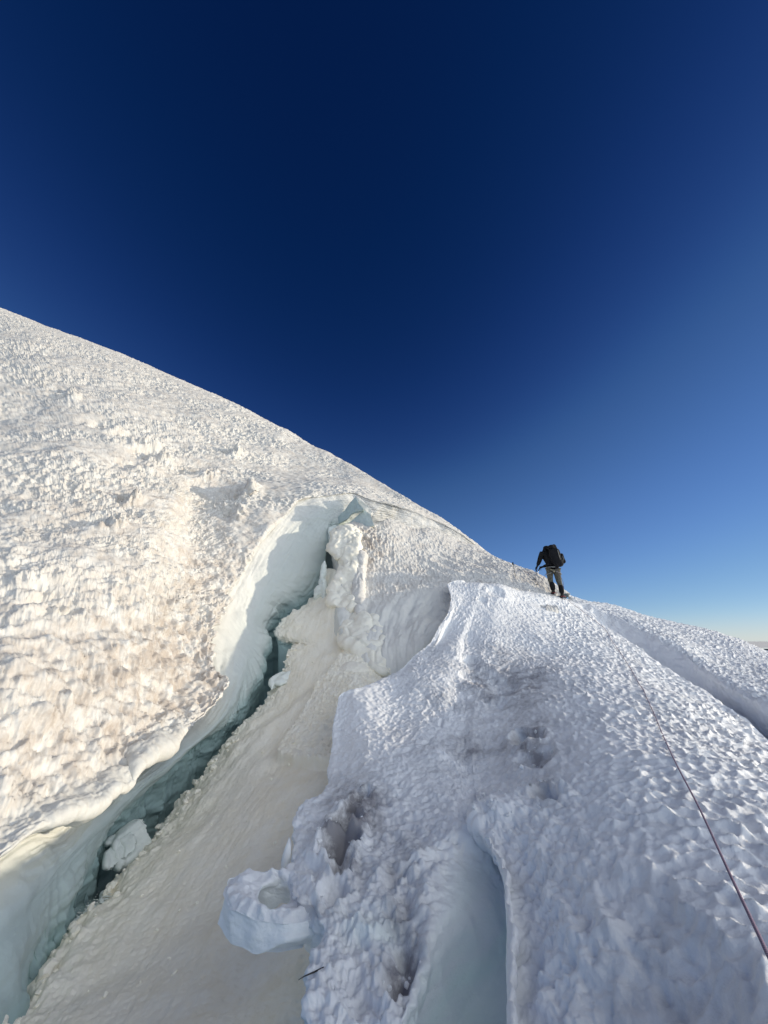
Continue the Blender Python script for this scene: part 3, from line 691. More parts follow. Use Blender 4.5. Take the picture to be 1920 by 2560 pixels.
def tower(name, poly, Y0, slope, thick, bulge, wpx, mat, seed, lump, ice, dirt, vox=.026, fine=.022):
    """A lumpy sheet of ice: outline, real thickness, front swelling towards its middle, fused and weathered."""
    poly = np.array(poly, float)
    bm = bmesh.new()
    f = bm.faces.new([bm.verts.new(px(u, v, Y0 + slope * (v - poly[0, 1]))) for u, v in poly])
    bmesh.ops.triangulate(bm, faces=[f])
    for _ in range(6):
        bmesh.ops.subdivide_edges(bm, edges=[e for e in bm.edges if e.calc_length() > vox * 2.7], cuts=1)
        bmesh.ops.triangulate(bm, faces=bm.faces[:])
    front = bm.faces[:]
    V0 = np.array([v.co[:] for v in bm.verts])
    U_, W_ = proj(V0)
    dist = np.full(len(V0), 1e3)
    for a_, b_ in zip(poly, np.roll(poly, -1, 0)):
        ab = b_ - a_
        q_ = np.clip(((U_ - a_[0]) * ab[0] + (W_ - a_[1]) * ab[1]) / (ab @ ab), 0, 1)
        dist = np.minimum(dist, np.hypot(U_ - a_[0] - q_ * ab[0], W_ - a_[1] - q_ * ab[1]))
    x_ = np.clip(dist / wpx, 0, 1)
    fb = bulge * np.sqrt(1 - (1 - x_) ** 2)
    ret = bmesh.ops.extrude_face_region(bm, geom=front)
    bv = [v for v in ret['geom'] if isinstance(v, bmesh.types.BMVert)]
    bmesh.ops.translate(bm, vec=(.15, thick, .1), verts=bv)
    bset = set(v.index for v in bv)
    bm.verts.ensure_lookup_table()
    for i in range(len(V0)):
        v = bm.verts[i]
        dr = Vector(V0[i]).normalized()
        v.co = v.co - dr * float(fb[i])
    bmesh.ops.recalc_face_normals(bm, faces=bm.faces)
    me = bpy.data.meshes.new('tmp'); bm.to_mesh(me); bm.free()
    ob = bpy.data.objects.new('tmp', me); COL.objects.link(ob)
    md = ob.modifiers.new('r', 'REMESH'); md.mode = 'VOXEL'; md.voxel_size = vox
    sm = ob.modifiers.new('s', 'SMOOTH'); sm.iterations = 8; sm.factor = .5
    ev = ob.evaluated_get(bpy.context.evaluated_depsgraph_get()); m2_ = ev.to_mesh()
    V = np.zeros(len(m2_.vertices) * 3, np.float32); m2_.vertices.foreach_get('co', V)
    Nn = np.zeros_like(V); m2_.vertices.foreach_get('normal', Nn)
    q = np.zeros(len(m2_.loops), np.int32); m2_.loops.foreach_get('vertex_index', q)
    V, Nn, q = V.reshape(-1, 3), Nn.reshape(-1, 3), q.reshape(-1, 4)
    ev.to_mesh_clear(); bpy.data.objects.remove(ob); bpy.data.meshes.remove(me)
    Wp = V + .12 * np.stack([noise(V, .4, seed + 20), noise(V, .4, seed + 21), noise(V, .4, seed + 22)], -1)
    dd = lump * (.5 - cells(Wp, (.46, .46, .60), seed)) + lump * .9 * fbm(V, (.7, .7, .9), 3, seed + 1) + fine * fbm(V, .14, 4, seed + 2) - fine * 2 * np.exp(-(noise(Wp, (.5, .5, .8), seed + 3) / .07) ** 2)
    V = V + Nn * dd[:, None]
    o = rawmesh(name, V, q, mat, {'dirt': np.full(len(V), dirt), 'ice': np.full(len(V), ice)})
    o['kind'] = 'structure'
    return o


tower('ice_tower', [(822, 1327), (845, 1318), (872, 1312), (905, 1335), (905, 1400), (900, 1470), (912, 1530), (892, 1530), (874, 1534), (850, 1526), (824, 1518), (816, 1496), (818, 1478), (832, 1444), (850, 1406), (837, 1396), (813, 1376), (820, 1355)],
      12.85, -.0098, 1.0, .30, 16, M_APRON, 701, .11, .0, .45)
tower('ice_tower', [(915, 1528), (892, 1532), (868, 1545), (853, 1560), (845, 1580), (841, 1600), (847, 1620), (863, 1629), (874, 1641), (866, 1656), (900, 1672), (945, 1695), (985, 1690), (985, 1610), (960, 1545)],
      10.75, -.0094, 1.0, .35, 26, M_APRON, 711, .11, .02, .35)
tower('ice_tower', [(885, 1385), (898, 1376), (913, 1384), (912, 1430), (910, 1490), (916, 1540), (890, 1540), (880, 1490), (882, 1430)],
      12.05, -.0096, .7, .14, 16, M_HILL, 721, .06, .0, .4)
o = blobs('ice_fin', [bl(806, 1440, 12.1, 6, 40, .14, .1), bl(800, 1478, 11.9, 13, 26, .2, .5), bl(812, 1480, 11.8, 10, 34, .2, -.15)], M_ICE, .022, .04, .2, 541, .2, .1, 4)
o['kind'] = 'structure'


def slab(name, poly, Y, thick, mat, seed, ice, rough=.03, bend=(0, 0)):
    """A broken plate of ice: an outline of its own with real thickness, weathered."""
    pts = [px(u, v, Y + bend[0] * (u - poly[0][0]) + bend[1] * (v - poly[0][1])) for u, v in poly]
    bm = bmesh.new()
    f = bm.faces.new([bm.verts.new(p) for p in pts])
    g = bmesh.ops.extrude_face_region(bm, geom=[f])
    bmesh.ops.translate(bm, vec=(-.1 * thick, thick, .1 * thick), verts=[v for v in g['geom'] if isinstance(v, bmesh.types.BMVert)])
    bmesh.ops.recalc_face_normals(bm, faces=bm.faces)
    bmesh.ops.triangulate(bm, faces=bm.faces[:])
    for _ in range(4):
        bmesh.ops.subdivide_edges(bm, edges=[e for e in bm.edges if e.calc_length() > .06], cuts=1)
        bmesh.ops.triangulate(bm, faces=bm.faces[:])
    bmesh.ops.smooth_vert(bm, verts=bm.verts[:], factor=.35, use_axis_x=True, use_axis_y=True, use_axis_z=True)
    bm.normal_update()
    V = np.array([v.co[:] for v in bm.verts]); Nn = np.array([v.normal[:] for v in bm.verts])
    V = V + Nn * (rough * fbm(V, .3, 4, seed))[:, None]
    q = np.array([[v.index for v in f.verts] for f in bm.faces])
    bm.free()
    o = rawmesh(name, V, q, mat, {'dirt': np.full(len(V), .1), 'ice': np.full(len(V), ice)})
    o['kind'] = 'structure'
    return o


# broken plates round the notch under the ledge
slab('ice_plate', [(823, 1312), (850, 1288), (872, 1262), (889, 1240), (897, 1258), (910, 1274), (880, 1284), (868, 1298), (846, 1312)], 14.1, .25, M_ICE, 561, .75, .03, (-.012, 0))
slab('ice_plate', [(868, 1312), (893, 1290), (910, 1276), (926, 1285), (936, 1314), (915, 1318), (897, 1308), (880, 1322)], 13.65, .3, M_ICE, 563, .5, .03, (-.008, 0))
slab('ice_plate', [(889, 1240), (905, 1250), (926, 1268), (933, 1280), (928, 1288), (910, 1276), (897, 1258)], 13.75, .3, M_HILL, 565, .0, .05)
slab('ice_plate', [(820, 1318), (838, 1310), (852, 1322), (842, 1338), (830, 1356), (822, 1352)], 13.3, .3, M_ICE, 567, .2, .05)
# a pale flap lying against the head of the bank
slab('snow_flap', [(755, 1728), (800, 1668), (830, 1640), (846, 1660), (862, 1668), (830, 1690), (790, 1722)], 9.7, .3, M_APRON, 569, .0, .02)
o = blobs('snow_hump', [bl(888, 1702, 9.15, 58, 44, .55, .1), bl(850, 1720, 9.1, 40, 36, .5, .3)], M_APRON, .025, .03, .3, 571, .0, .5, 12)
o['kind'] = 'structure'

# ------------------------------------------------------------------ the eaten-away snow arm with a hole through it
def armrow(pts, Kk=220):
    A = np.array(pts)
    L = np.linalg.norm(np.diff(np.vstack([A, A[:1]]), axis=0), axis=1)
    C = np.concatenate([[0], np.cumsum(L)])
    Aw = np.vstack([A[-2:], A, A[:2]])
    Cw = np.concatenate([[C[-1] * 0 - L[-2] - L[-1], -L[-1]], C, [C[-1] + L[0]]])
    q = np.linspace(0, C[-1], Kk, endpoint=False)
    B_ = np.stack([np.interp(q, Cw, Aw[:, k]) for k in range(3)], 1)
    for _ in range(2):
        B_ = .25 * np.roll(B_, 1, 0) + .5 * B_ + .25 * np.roll(B_, -1, 0)
    return B_


ZA = -1.66
hole_px = [(726, 2246), (720, 2206), (701, 2196), (680, 2204), (656, 2214), (642, 2240), (641, 2266), (654, 2281), (678, 2278), (697, 2272), (714, 2262)]
top_px = [(800, 2240), (770, 2190), (708, 2186), (660, 2193), (610, 2188), (570, 2196), (558, 2240), (575, 2275), (640, 2302), (710, 2312), (790, 2300)]
low_px = [(800, 2250, .25), (770, 2200, .25), (708, 2196, .12), (660, 2205, .2), (605, 2205, .25), (562, 2235, .2), (541, 2310, 0), (580, 2362, 0), (640, 2391, 0), (715, 2352, 0), (800, 2338, 0)]
hole = armrow([pz(u, v, ZA) for u, v in hole_px])
topr = armrow([pz(u, v, ZA + .0) for u, v in top_px])
lows = []
for (u, v, dz), (ut, vt) in zip(low_px, top_px):
    if dz:
        lows.append(pz(ut, vt, ZA) + np.array([.05, -.02, -dz]))
    else:
        lows.append(px(u, v, pz(ut, vt, ZA)[1] - .03))
lowr = armrow(lows)
hl = hole * .97 + topr * .03 + np.array([.0, .0, -.03])
hl2 = hole * .55 + topr * .45 + np.array([0, 0, -.07])
hl3 = hole * .3 + topr * .7 + np.array([0, 0, -.15])
midr = hole * .45 + topr * .55 + np.array([0, 0, .05])
sh_ = topr * .93 + lowr * .07
R_ = [hl3, hl2, hl, hole, midr, topr * .9 + midr * .1, topr, sh_, topr * .4 + lowr * .6, lowr, hl3 * .6 + lowr * .4]
A = np.array(R_)
ns = 170
P = pchip(np.arange(len(R_)), A, np.linspace(0, len(R_) - 1, ns))
P = np.concatenate([P, P[:, :1]], 1)
s = np.linspace(0, len(R_) - 1, ns)[:, None] + np.zeros(P.shape[:2])
N = gridnormals(P)
if N[int(ns * 4 / 8), 60, 2] < 0:
    N = -N
tp = sstep(2.6, 3.3, s) * (1 - sstep(5.6, 6.1, s))
d = tp * (.030 * (flatcells(P, .07, 611) - .4) + .03 * fbm(P, .16, 4, 613)) + (1 - tp) * (.018 * fbm(P, (.25, .25, .12), 4, 615) + .02 * (cells(P, .22, 617) - .4))
P = P + N * d[..., None]
o = gridmesh('snow_arm', P, M_MOUND, {'dirt': tp * .25, 'ice': (1 - tp) * .12})
o['kind'] = 'structure'
# the pale flake hanging on the edge above it
slab('snow_flake', [(718, 2104), (728, 2120), (724, 2165), (710, 2196), (700, 2184), (703, 2146)], 3.72, .1, M_MOUND, 621, .05, .012)

# ------------------------------------------------------------------ loose blocks of snow in the crevasse
GRP = 'broken snow blocks wedged in the crevasse'
for poly, Y0, slope, thick, bulge, wpx, seed, lab in (
        ([(254, 2106), (269, 2097), (295, 2091), (304, 2109), (299, 2120), (307, 2139), (318, 2148), (316, 2163), (298, 2187), (281, 2178), (275, 2139), (272, 2122), (260, 2116)], 6.1, -.002, .3, .12, 14, 801, 'largest pale snow block jammed upright in the near crevasse'),
        ([(251, 2148), (260, 2127), (270, 2122), (277, 2154), (273, 2178), (254, 2175)], 5.9, -.003, .25, .10, 10, 811, 'grey snow block leaning against the left side of the largest block'),
        ([(165, 2332), (170, 2300), (178, 2275), (183, 2284), (182, 2298), (194, 2290), (209, 2303), (203, 2319), (186, 2326)], 5.05, -.003, .25, .08, 8, 821, 'ragged snow block at the near end of the dark opening'),
        ([(249, 2238), (260, 2223), (266, 2236), (261, 2254), (250, 2250)], 5.6, -.003, .15, .06, 8, 831, 'small snow block on the bank edge of the dark opening'),
        ([(672, 1699), (678, 1693), (690, 1695), (708, 1688), (720, 1706), (700, 1716), (687, 1712), (679, 1726), (672, 1714)], 9.6, -.006, .35, .10, 10, 841, 'angular snow block sticking out over the deepest black part')):
    o = tower('snow_block', poly, Y0, slope, thick, bulge, wpx, M_ICE, seed, .02, .1, .2, .012, .012)
    del o['kind']
    tag(o, lab, 'snow block', GRP)

# ------------------------------------------------------------------ far haze plain and cloud bank at the horizon
def disc(name, r0, r1, z, mat, thick=0.0):
    n = 128
    a = np.linspace(0, 2 * math.pi, n, endpoint=False)
    rr = np.linspace(r0, r1, 24)
    Pg = np.stack([np.cos(a)[None] * rr[:, None], np.sin(a)[None] * rr[:, None], np.full((24, n), z)], -1)
    if thick:
        Pg[..., 2] += thick * np.clip(fbm(Pg, (900, 900, 100), 3, 701), -1, 1) * np.sin(np.linspace(0, math.pi, 24))[:, None]
    return gridmesh(name, Pg, mat, closed=True)


M_PLAIN = plain_mat('distant_lowland', (0.10, 0.20, 0.26), .9, .12, .002)
M_CLOUD = plain_mat('cloud_white', (0.85, 0.80, 0.72), .9, .06, .004)
o = disc('lowland', 1.0, 9000, -150, M_PLAIN); o['kind'] = 'structure'
o = disc('cloud_sheet', 8200, 30000, -120, M_CLOUD, 14); o['kind'] = 'structure'

# ------------------------------------------------------------------ ground finder for the things that stand on the snow
def bvh_of(P, step=2):
    G = P[::step, ::step]
    a, b = G.shape[:2]
    idx = np.arange(a * b).reshape(a, b)
    q = np.stack([idx[:-1, :-1], idx[1:, :-1], idx[1:, 1:], idx[:-1, 1:]], -1).reshape(-1, 4)
    return BVHTree.FromPolygons(G.reshape(-1, 3).tolist(), q.tolist())


BV = [bvh_of(MOUND), bvh_of(UPPER)]


def ground(x, y):
    z = -99
    for b in BV:
        h = b.ray_cast(Vector((x, y, 30)), Vector((0, 0, -1)))
        if h[0]:
            z = max(z, h[0].z)
    return z


def hit(u, v):
    """First snow point along the ray of photo pixel (u, v)."""
    dr = Vector(px(u, v, 1.0)).normalized()
    best = None
    for b in BV:
        h = b.ray_cast(Vector((0, 0, 0)), dr)
        if h[0] and (best is None or h[3] < best[1]):
            best = (h[0], h[3])
    return best[0] if best else None


# ------------------------------------------------------------------ the climber
M_BLACK = plain_mat('black_shell_fabric', (0.006, 0.006, 0.007), .95, .3, 60)
M_PANT = plain_mat('khaki_softshell', (0.11, 0.105, 0.08), .85, .2, 40)
M_SKIN = plain_mat('skin', (0.45, 0.28, 0.20), .6, .08, 40)
M_BOOT = plain_mat('boot_leather', (0.02, 0.018, 0.018), .5, .3, 50)
M_RED = plain_mat('red_webbing', (0.35, 0.04, 0.04), .7, .2, 60)
M_PACK = plain_mat('dark_pack_fabric', (0.006, 0.006, 0.008), .95, .3, 60)
M_STRAP = plain_mat('grey_webbing', (0.30, 0.30, 0.28), .7, .15, 80)
M_ALU = plain_mat('brushed_aluminium', (0.45, 0.45, 0.46), .35, .1, 90, metal=.8)
M_STEEL = plain_mat('crampon_steel', (0.20, 0.20, 0.21), .4, .1, 90, metal=.9)


def skin(name, joints, bones, mat, sub=2, root=0, parent=None, loc=None):
    """One continuous skinned body: joints = [(x, y, z, rx, ry)], bones = index pairs."""
    me = bpy.data.meshes.new(name)
    me.from_pydata([j[:3] for j in joints], bones, [])
    o = bpy.data.objects.new(name, me)
    COL.objects.link(o)
    sk = o.modifiers.new('skin', 'SKIN')
    sk.use_smooth_shade = True
    for i, j in enumerate(joints):
        v = me.skin_vertices[0].data[i]
        v.radius = (j[3], j[4] if len(j) > 4 else j[3])
        v.use_root = (i == root)
    ss = o.modifiers.new('sub', 'SUBSURF'); ss.levels = ss.render_levels = sub
    ev = o.evaluated_get(bpy.context.evaluated_depsgraph_get())
    m2_ = bpy.data.meshes.new_from_object(ev)
    o.modifiers.clear()
    o.data = m2_
    m2_.name = name
    m2_.materials.clear(); m2_.materials.append(mat)
    m2_.polygons.foreach_set('use_smooth', np.ones(len(m2_.polygons), bool))
    if parent:
        o.parent = parent
    if loc is not None:
        o.location = loc
    return o


def bmobj(name, bm, mat, parent=None, smooth=True):
    me = bpy.data.meshes.new(name)
    bm.to_mesh(me); bm.free()
    me.materials.append(mat)
    me.polygons.foreach_set('use_smooth', np.full(len(me.polygons), smooth))
    o = bpy.data.objects.new(name, me)
    COL.objects.link(o)
    if parent:
        o.parent = parent
    return o


def tube(bm, pts, r, seg=8):
    """Round tube through points; r a number or one per point."""
    pts = [Vector(p) for p in pts]
    rs = r if isinstance(r, (list, tuple)) else [r] * len(pts)
    rings = []
    ref = Vector((0, 0, 1))
    for i, p in enumerate(pts):
        d = (pts[min(i + 1, len(pts) - 1)] - pts[max(i - 1, 0)]).normalized()
        a = d.cross(ref if abs(d.dot(ref)) < .95 else Vector((1, 0, 0))).normalized()
        b = d.cross(a).normalized()
        rings.append([bm.verts.new(p + rs[i] * (math.cos(2 * math.pi * k / seg) * a + math.sin(2 * math.pi * k / seg) * b)) for k in range(seg)])
    for A_, B_ in zip(rings[:-1], rings[1:]):
        for k in range(seg):
            bm.faces.new((A_[k], A_[(k + 1) % seg], B_[(k + 1) % seg], B_[k]))
    bm.faces.new(rings[0][::-1]); bm.faces.new(rings[-1])


feet = hit(1398, 1494) or Vector(px(1398, 1494, 12))
BX, BY = feet.x, feet.y + .1
GZ = ground(BX, BY)
LZ = ground(BX - .10, BY + .05) - GZ
RZ = ground(BX + .11, BY - .07) - GZ
LZ, RZ = max(-.15, min(.25, LZ)), max(-.15, min(.2, RZ))
lean = -.06
LF, RF = (-.10, .05, LZ), (.11, -.07, RZ)
LH, RH = (-.47, .20, .94), (-.26, .40, 1.00)
# joints: x right, y ahead, z up, from the ground between the boots
J = [(lean * .35, .00, .96, .155, .12),                                   # 0 pelvis
     (lean * .7, .05, 1.18, .145, .11), (lean * 1.0, .10, 1.38, .17, .12), # 1 waist 2 chest
     (lean * 1.1, .13, 1.50, .07, .07), (lean * 1.15, .16, 1.58, .085, .095), (lean * 1.15, .17, 1.69, .08, .09),  # 3 neck 4 head 5 crown
     (lean - .20, .11, 1.43, .07, .07), (-.38, .10, 1.17, .048, .048), (LH[0] + .02, LH[1] - .02, LH[2] + .06, .034, .034),  # 6 l shoulder 7 elbow 8 wrist
     (lean + .20, .11, 1.43, .07, .07), (.20, .22, 1.16, .048, .048), (RH[0] + .06, RH[1] - .01, RH[2] + .02, .034, .034),   # 9 r shoulder 10 elbow 11 wrist
     (-.10 + lean * .3, .02, .88, .105, .105), (-.115, .10, LZ + .50, .068, .068), (LF[0], LF[1] - .03, LZ + .10, .048, .048), (LF[0], LF[1] + .15, LZ + .04, .04, .03),  # 12..15 left leg
     (.10 + lean * .2, -.01, .88, .105, .105), (.13, .03, RZ + .49, .068, .068), (RF[0], RF[1] - .03, RZ + .10, .048, .048), (RF[0], RF[1] + .15, RZ + .04, .04, .03)]
Bn = [(0, 1), (1, 2), (2, 3), (3, 4), (4, 5), (2, 6), (6, 7), (7, 8), (2, 9), (9, 10), (10, 11), (0, 12), (12, 13), (13, 14), (14, 15), (0, 16), (16, 17), (17, 18), (18, 19)]
# both hands: palm, four fingers curled round the grips, thumb from the side
def hand(J, Bn, wrist, grip, side):
    w, g = Vector(J[wrist][:3]), Vector(grip)
    d = (g - w).normalized()
    palm = len(J); J.append((*(w + d * .045), .028, .022)); Bn.append((wrist, palm))
    for k in range(4):
        z = .026 - .018 * k
        ln = (.036, .042, .039, .03)[k]
        a = w + d * .075 + Vector((0, 0, z))
        b_ = a + Vector((side * .028, ln * .5, -.004)); c_ = b_ + Vector((-side * .022, ln * .55, -.006))
        i = len(J)
        J.extend([(*a, .010, .010), (*b_, .009, .009), (*c_, .008, .008)])
        Bn.extend([(palm, i), (i, i + 1), (i + 1, i + 2)])
    i = len(J)
    a = w + d * .04 + Vector((-side * .026, .006, .022)); b_ = a + Vector((0, .03, .022))
    J.extend([(*a, .011, .011), (*b_, .009, .009)])
    Bn.extend([(palm, i), (i, i + 1)])


hand(J, Bn, 8, LH, -1)
hand(J, Bn, 11, RH, 1)
person = skin('person', [(*q[:3], q[3] * (.82 if k in (0, 1, 2, 6, 9, 12, 16) else 1), q[4] * (.82 if k in (0, 1, 2, 6, 9, 12, 16) else 1)) for k, q in enumerate(J)], Bn, M_BLACK, 1)
person.location = (BX, BY, GZ)
tag(person, 'lone climber in black jacket and khaki trousers walking away uphill along the snow ridge', 'person')
# the face, on the far side of the head
bm = bmesh.new()
hc = Vector(J[4][:3]) + Vector((0, 0, .03))
bmesh.ops.create_icosphere(bm, subdivisions=4, radius=1, matrix=Matrix.Translation(hc + Vector((0, .055, -.005))) @ Matrix.Diagonal((.074, .06, .098, 1)))
for v in bm.verts:                                                   # nose, brow, eye hollows, mouth pushed out of one surface
    q = v.co - hc
    if q.y > .06:
        g = lambda cx, cz, r: math.exp(-((q.x - cx) ** 2 + (q.z - cz) ** 2) / r ** 2)
        v.co.y += .028 * g(0, -.010, .014) + .018 * g(0, .010, .010) + .008 * g(0, .040, .03) - .012 * g(-.028, .018, .013) - .012 * g(.028, .018, .013) + .009 * g(0, -.048, .016) - .006 * g(0, -.052, .006)
bmobj('face', bm, M_SKIN, person)
j = lambda i, r=None: (*J[i][:3], *(r if r else J[i][3:5]))
skin('jacket', [(lean * .4, .0, .90, .185, .145), (lean * .7, .05, 1.16, .175, .135), (lean, .10, 1.37, .205, .15), (lean * 1.1, .13, 1.50, .10, .10),
                (lean - .21, .11, 1.43, .095, .095), (-.38, .10, 1.17, .075, .075), (LH[0] + .035, LH[1] - .03, LH[2] + .09, .052, .052),
                (lean + .21, .11, 1.43, .095, .095), (.20, .22, 1.16, .07, .07), (RH[0] + .09, RH[1] - .02, RH[2] + .03, .052, .052)],
     [(0, 1), (1, 2), (2, 3), (2, 4), (4, 5), (5, 6), (2, 7), (7, 8), (8, 9)], M_BLACK, 2, 0, person)
skin('hood', [(lean * 1.12, .11, 1.50, .11, .11), (lean * 1.15, .14, 1.60, .118, .125), (lean * 1.15, .15, 1.70, .105, .11)], [(0, 1), (1, 2)], M_BLACK, 2, 0, person)
skin('trousers', [(lean * .35, .0, .96, .175, .14), (-.10 + lean * .3, .02, .85, .125, .125), (-.115, .09, LZ + .52, .088, .088), (-.112, .06, LZ + .34, .075, .075),
                  (.10 + lean * .2, -.01, .85, .125, .125), (.13, .02, RZ + .52, .088, .088), (.132, -.06, RZ + .34, .075, .075)],
     [(0, 1), (1, 2), (2, 3), (0, 4), (4, 5), (5, 6)], M_PANT, 2, 0, person)
for (fx, fy, fz), kx in ((LF, -.112), (RF, .125)):
    skin('gaiter', [(kx, fy + .0, fz + .44, .085, .085), (fx, fy - .02, fz + .28, .09, .09), (fx, fy - .03, fz + .12, .078, .085)], [(0, 1), (1, 2)], M_BLACK, 2, 0, person)
    bt = skin('boot', [(fx, fy - .035, fz + .15, .062, .07), (fx, fy - .03, fz + .06, .056, .06), (fx, fy + .09, fz + .05, .055, .045), (fx, fy + .19, fz + .045, .045, .035)], [(0, 1), (1, 2), (2, 3)], M_BOOT, 2, 1, person)
    bm = bmesh.new()
    bmesh.ops.create_cube(bm, size=1, matrix=Matrix.Translation((fx, fy + .06, fz + .012)) @ Matrix.Diagonal((.085, .27, .012, 1)))
    for ax in (-.035, .035):
        for ay in (-.05, .03, .10, .17):
            bmesh.ops.create_cone(bm, cap_ends=True, segments=5, radius1=.001, radius2=.008, depth=.03, matrix=Matrix.Translation((fx + ax, fy + ay, fz - .006)))
    cr_ = bmobj('crampon', bm, M_STEEL, bt, False)
    bm = bmesh.new()
    tube(bm, [(fx - .05, fy + .12, fz + .06), (fx, fy + .13, fz + .10), (fx + .05, fy + .12, fz + .06)], .007, 6)
    bmobj('crampon_strap', bm, M_RED, bt)
    bm = bmesh.new()
    tube(bm, [(fx - .07, fy - .09, fz + .05), (fx, fy - .115, fz + .065), (fx + .07, fy - .09, fz + .05)], .009, 6)
    bmobj('crampon_strap', bm, M_RED, bt)
# harness over the jacket hem with leg loops
bm = bmesh.new()
ring = lambda c, rx, ry, z, n=20, tilt=0.0: [(c[0] + rx * math.cos(a), c[1] + ry * math.sin(a), z + tilt * math.cos(a)) for a in [2 * math.pi * k / n for k in range(n + 1)]]
tube(bm, ring((lean * .4, .0), .195, .155, .93), .016, 6)
tube(bm, ring((-.11, .03), .13, .13, .76, tilt=.05), .012, 6)
tube(bm, ring((.09, .0), .13, .13, .76, tilt=-.05), .012, 6)
bmobj('harness', bm, M_STRAP, person)

# the backpack hangs on the climber: a thing of its own
pack = bpy.data.objects.new('backpack', None); COL.objects.link(pack)
pack.location = (BX, BY, GZ)
tag(pack, 'tall black backpack on the back of the climber', 'backpack')


def softbox(c, size, rot, rnd=.06, puff=.02, seed=0):
    bm = bmesh.new()
    bmesh.ops.create_cube(bm, size=1, matrix=Matrix.Diagonal((*size, 1)))
    bmesh.ops.bevel(bm, geom=bm.edges[:], offset=rnd, segments=3, affect='EDGES', profile=.5)
    bmesh.ops.subdivide_edges(bm, edges=bm.edges[:], cuts=1, use_grid_fill=True)
    for v in bm.verts:
        nd = noise(np.array([v.co[:]]), .13, seed)[0]
        v.co *= 1 + puff * nd / max(.08, v.co.length)
    bmesh.ops.transform(bm, verts=bm.verts, matrix=Matrix.Translation(c) @ Matrix.Rotation(rot[1], 4, 'Y') @ Matrix.Rotation(rot[0], 4, 'X'))
    return bm


bmobj('pack_body', softbox((.07, -.13, 1.23), (.36, .27, .62), (-.12, -.17), .12, .045, 5), M_PACK, pack)
bmobj('pack_lid', softbox((.02, -.09, 1.58), (.27, .24, .20), (-.2, -.30), .09, .04, 6), M_PACK, pack)
bmobj('side_pocket', softbox((.275, -.12, 1.20), (.13, .20, .32), (-.1, -.25), .06, .03, 7), M_PACK, pack)
bm = bmesh.new()
tube(bm, [(.26, -.20, 1.33), (.25, -.23, 1.25), (.27, -.22, 1.17), (.24, -.23, 1.10)], .011, 6)
tube(bm, [(.10, -.27, 1.45), (.12, -.285, 1.25), (.16, -.26, 1.05)], .008, 6)
bmobj('compression_strap', bm, M_STRAP, pack)
for sx in (-.13, .10):
    bm = bmesh.new()
    tube(bm, [(sx + lean * .6, .0, 1.50), (sx + lean, .12, 1.56), (sx + lean, .25, 1.46), (sx + lean * .8, .24, 1.28), (sx + lean * .5, .10, 1.14)], .02, 6)
    bmobj('shoulder_strap', bm, M_PACK, pack)
bm = bmesh.new()
tube(bm, ring((lean * .55, .02), .20, .165, 1.02), .02, 6)
bmobj('hip_belt', bm, M_PACK, pack)


def pole(gx, gy, gz, tx, ty, label):
    """Trekking pole from grip to the snow at (tx, ty)."""
    tz = ground(tx, ty) - .04
    base = bpy.data.objects.new('trekking_pole', None); COL.objects.link(base)
    base.location = (tx, ty, tz)
    d = Vector((gx - tx, gy - ty, gz - tz)); L = d.length; d.normalize()
    def seg(name, a, b_, r0, r1, mat):
        bm = bmesh.new(); tube(bm, [d * a, d * ((a + b_) / 2), d * b_], [r0, (r0 + r1) / 2, r1], 8); bmobj(name, bm, mat, base)
    seg('shaft', .03, L - .08, .0065, .009, M_ALU)
    seg('tip', 0, .04, .003, .006, M_STEEL)
    seg('grip', L - .10, L + .06, .016, .018, M_BLACK)
    bm = bmesh.new()
    bmesh.ops.create_cone(bm, cap_ends=True, segments=16, radius1=.045, radius2=.03, depth=.012, matrix=Matrix.Translation(d * .07) @ d.to_track_quat('Z', 'Y').to_matrix().to_4x4())
    bmobj('basket', bm, M_BLACK, base)
    bm = bmesh.new()
    tube(bm, [d * (L + .04), d * (L) + Vector((.04, -.02, -.02)), d * (L - .04) + Vector((.05, -.02, -.06)), d * (L - .02) + Vector((.01, -.01, -.03))], .005, 6)
    bmobj('wrist_strap', bm, M_BLACK, base)
    tag(base, label, 'trekking pole', 'trekking poles of the climber')
    return base


h1 = hit(1344, 1478)
tx, ty = (h1.x, h1.y) if h1 else (BX - .7, BY + .3)
pole(BX + LH[0], BY + LH[1] + .03, GZ + LH[2], BX + LH[0] - .03, BY + LH[1] + .05, 'upright trekking pole in the left hand of the climber')
pole(BX + RH[0], BY + RH[1] + .03, GZ + RH[2], BX + RH[0] - .20, BY + RH[1] + .15, 'slanting trekking pole held in front of the climber')


# ------------------------------------------------------------------ ropes and the wand
def rope_mat(name, a, b_):
    m, n, l, b = new_mat(name)
    tc = n.new('ShaderNodeTexCoord')
    w = n.new('ShaderNodeTexWave'); w.inputs['Scale'].default_value = 40; w.inputs['Distortion'].default_value = 2
    l.new(tc.outputs['Object'], w.inputs['Vector'])
    cr = n.new('ShaderNodeValToRGB'); cr.color_ramp.elements[0].color = (*a, 1); cr.color_ramp.elements[1].color = (*b_, 1)
    l.new(w.outputs['Fac'], cr.inputs['Fac']); l.new(cr.outputs[0], b.inputs['Base Color'])
    b.inputs['Roughness'].default_value = .8
    return m


M_ROPE = rope_mat('twisted_rope', (0.09, 0.06, 0.10), (0.26, 0.18, 0.26))


def smoothline(pts, n=220):
    A_ = np.array(pts); C = np.concatenate([[0], np.cumsum(np.linalg.norm(np.diff(A_, axis=0), axis=1))])
    return pchip(C, A_, np.linspace(0, C[-1], n))


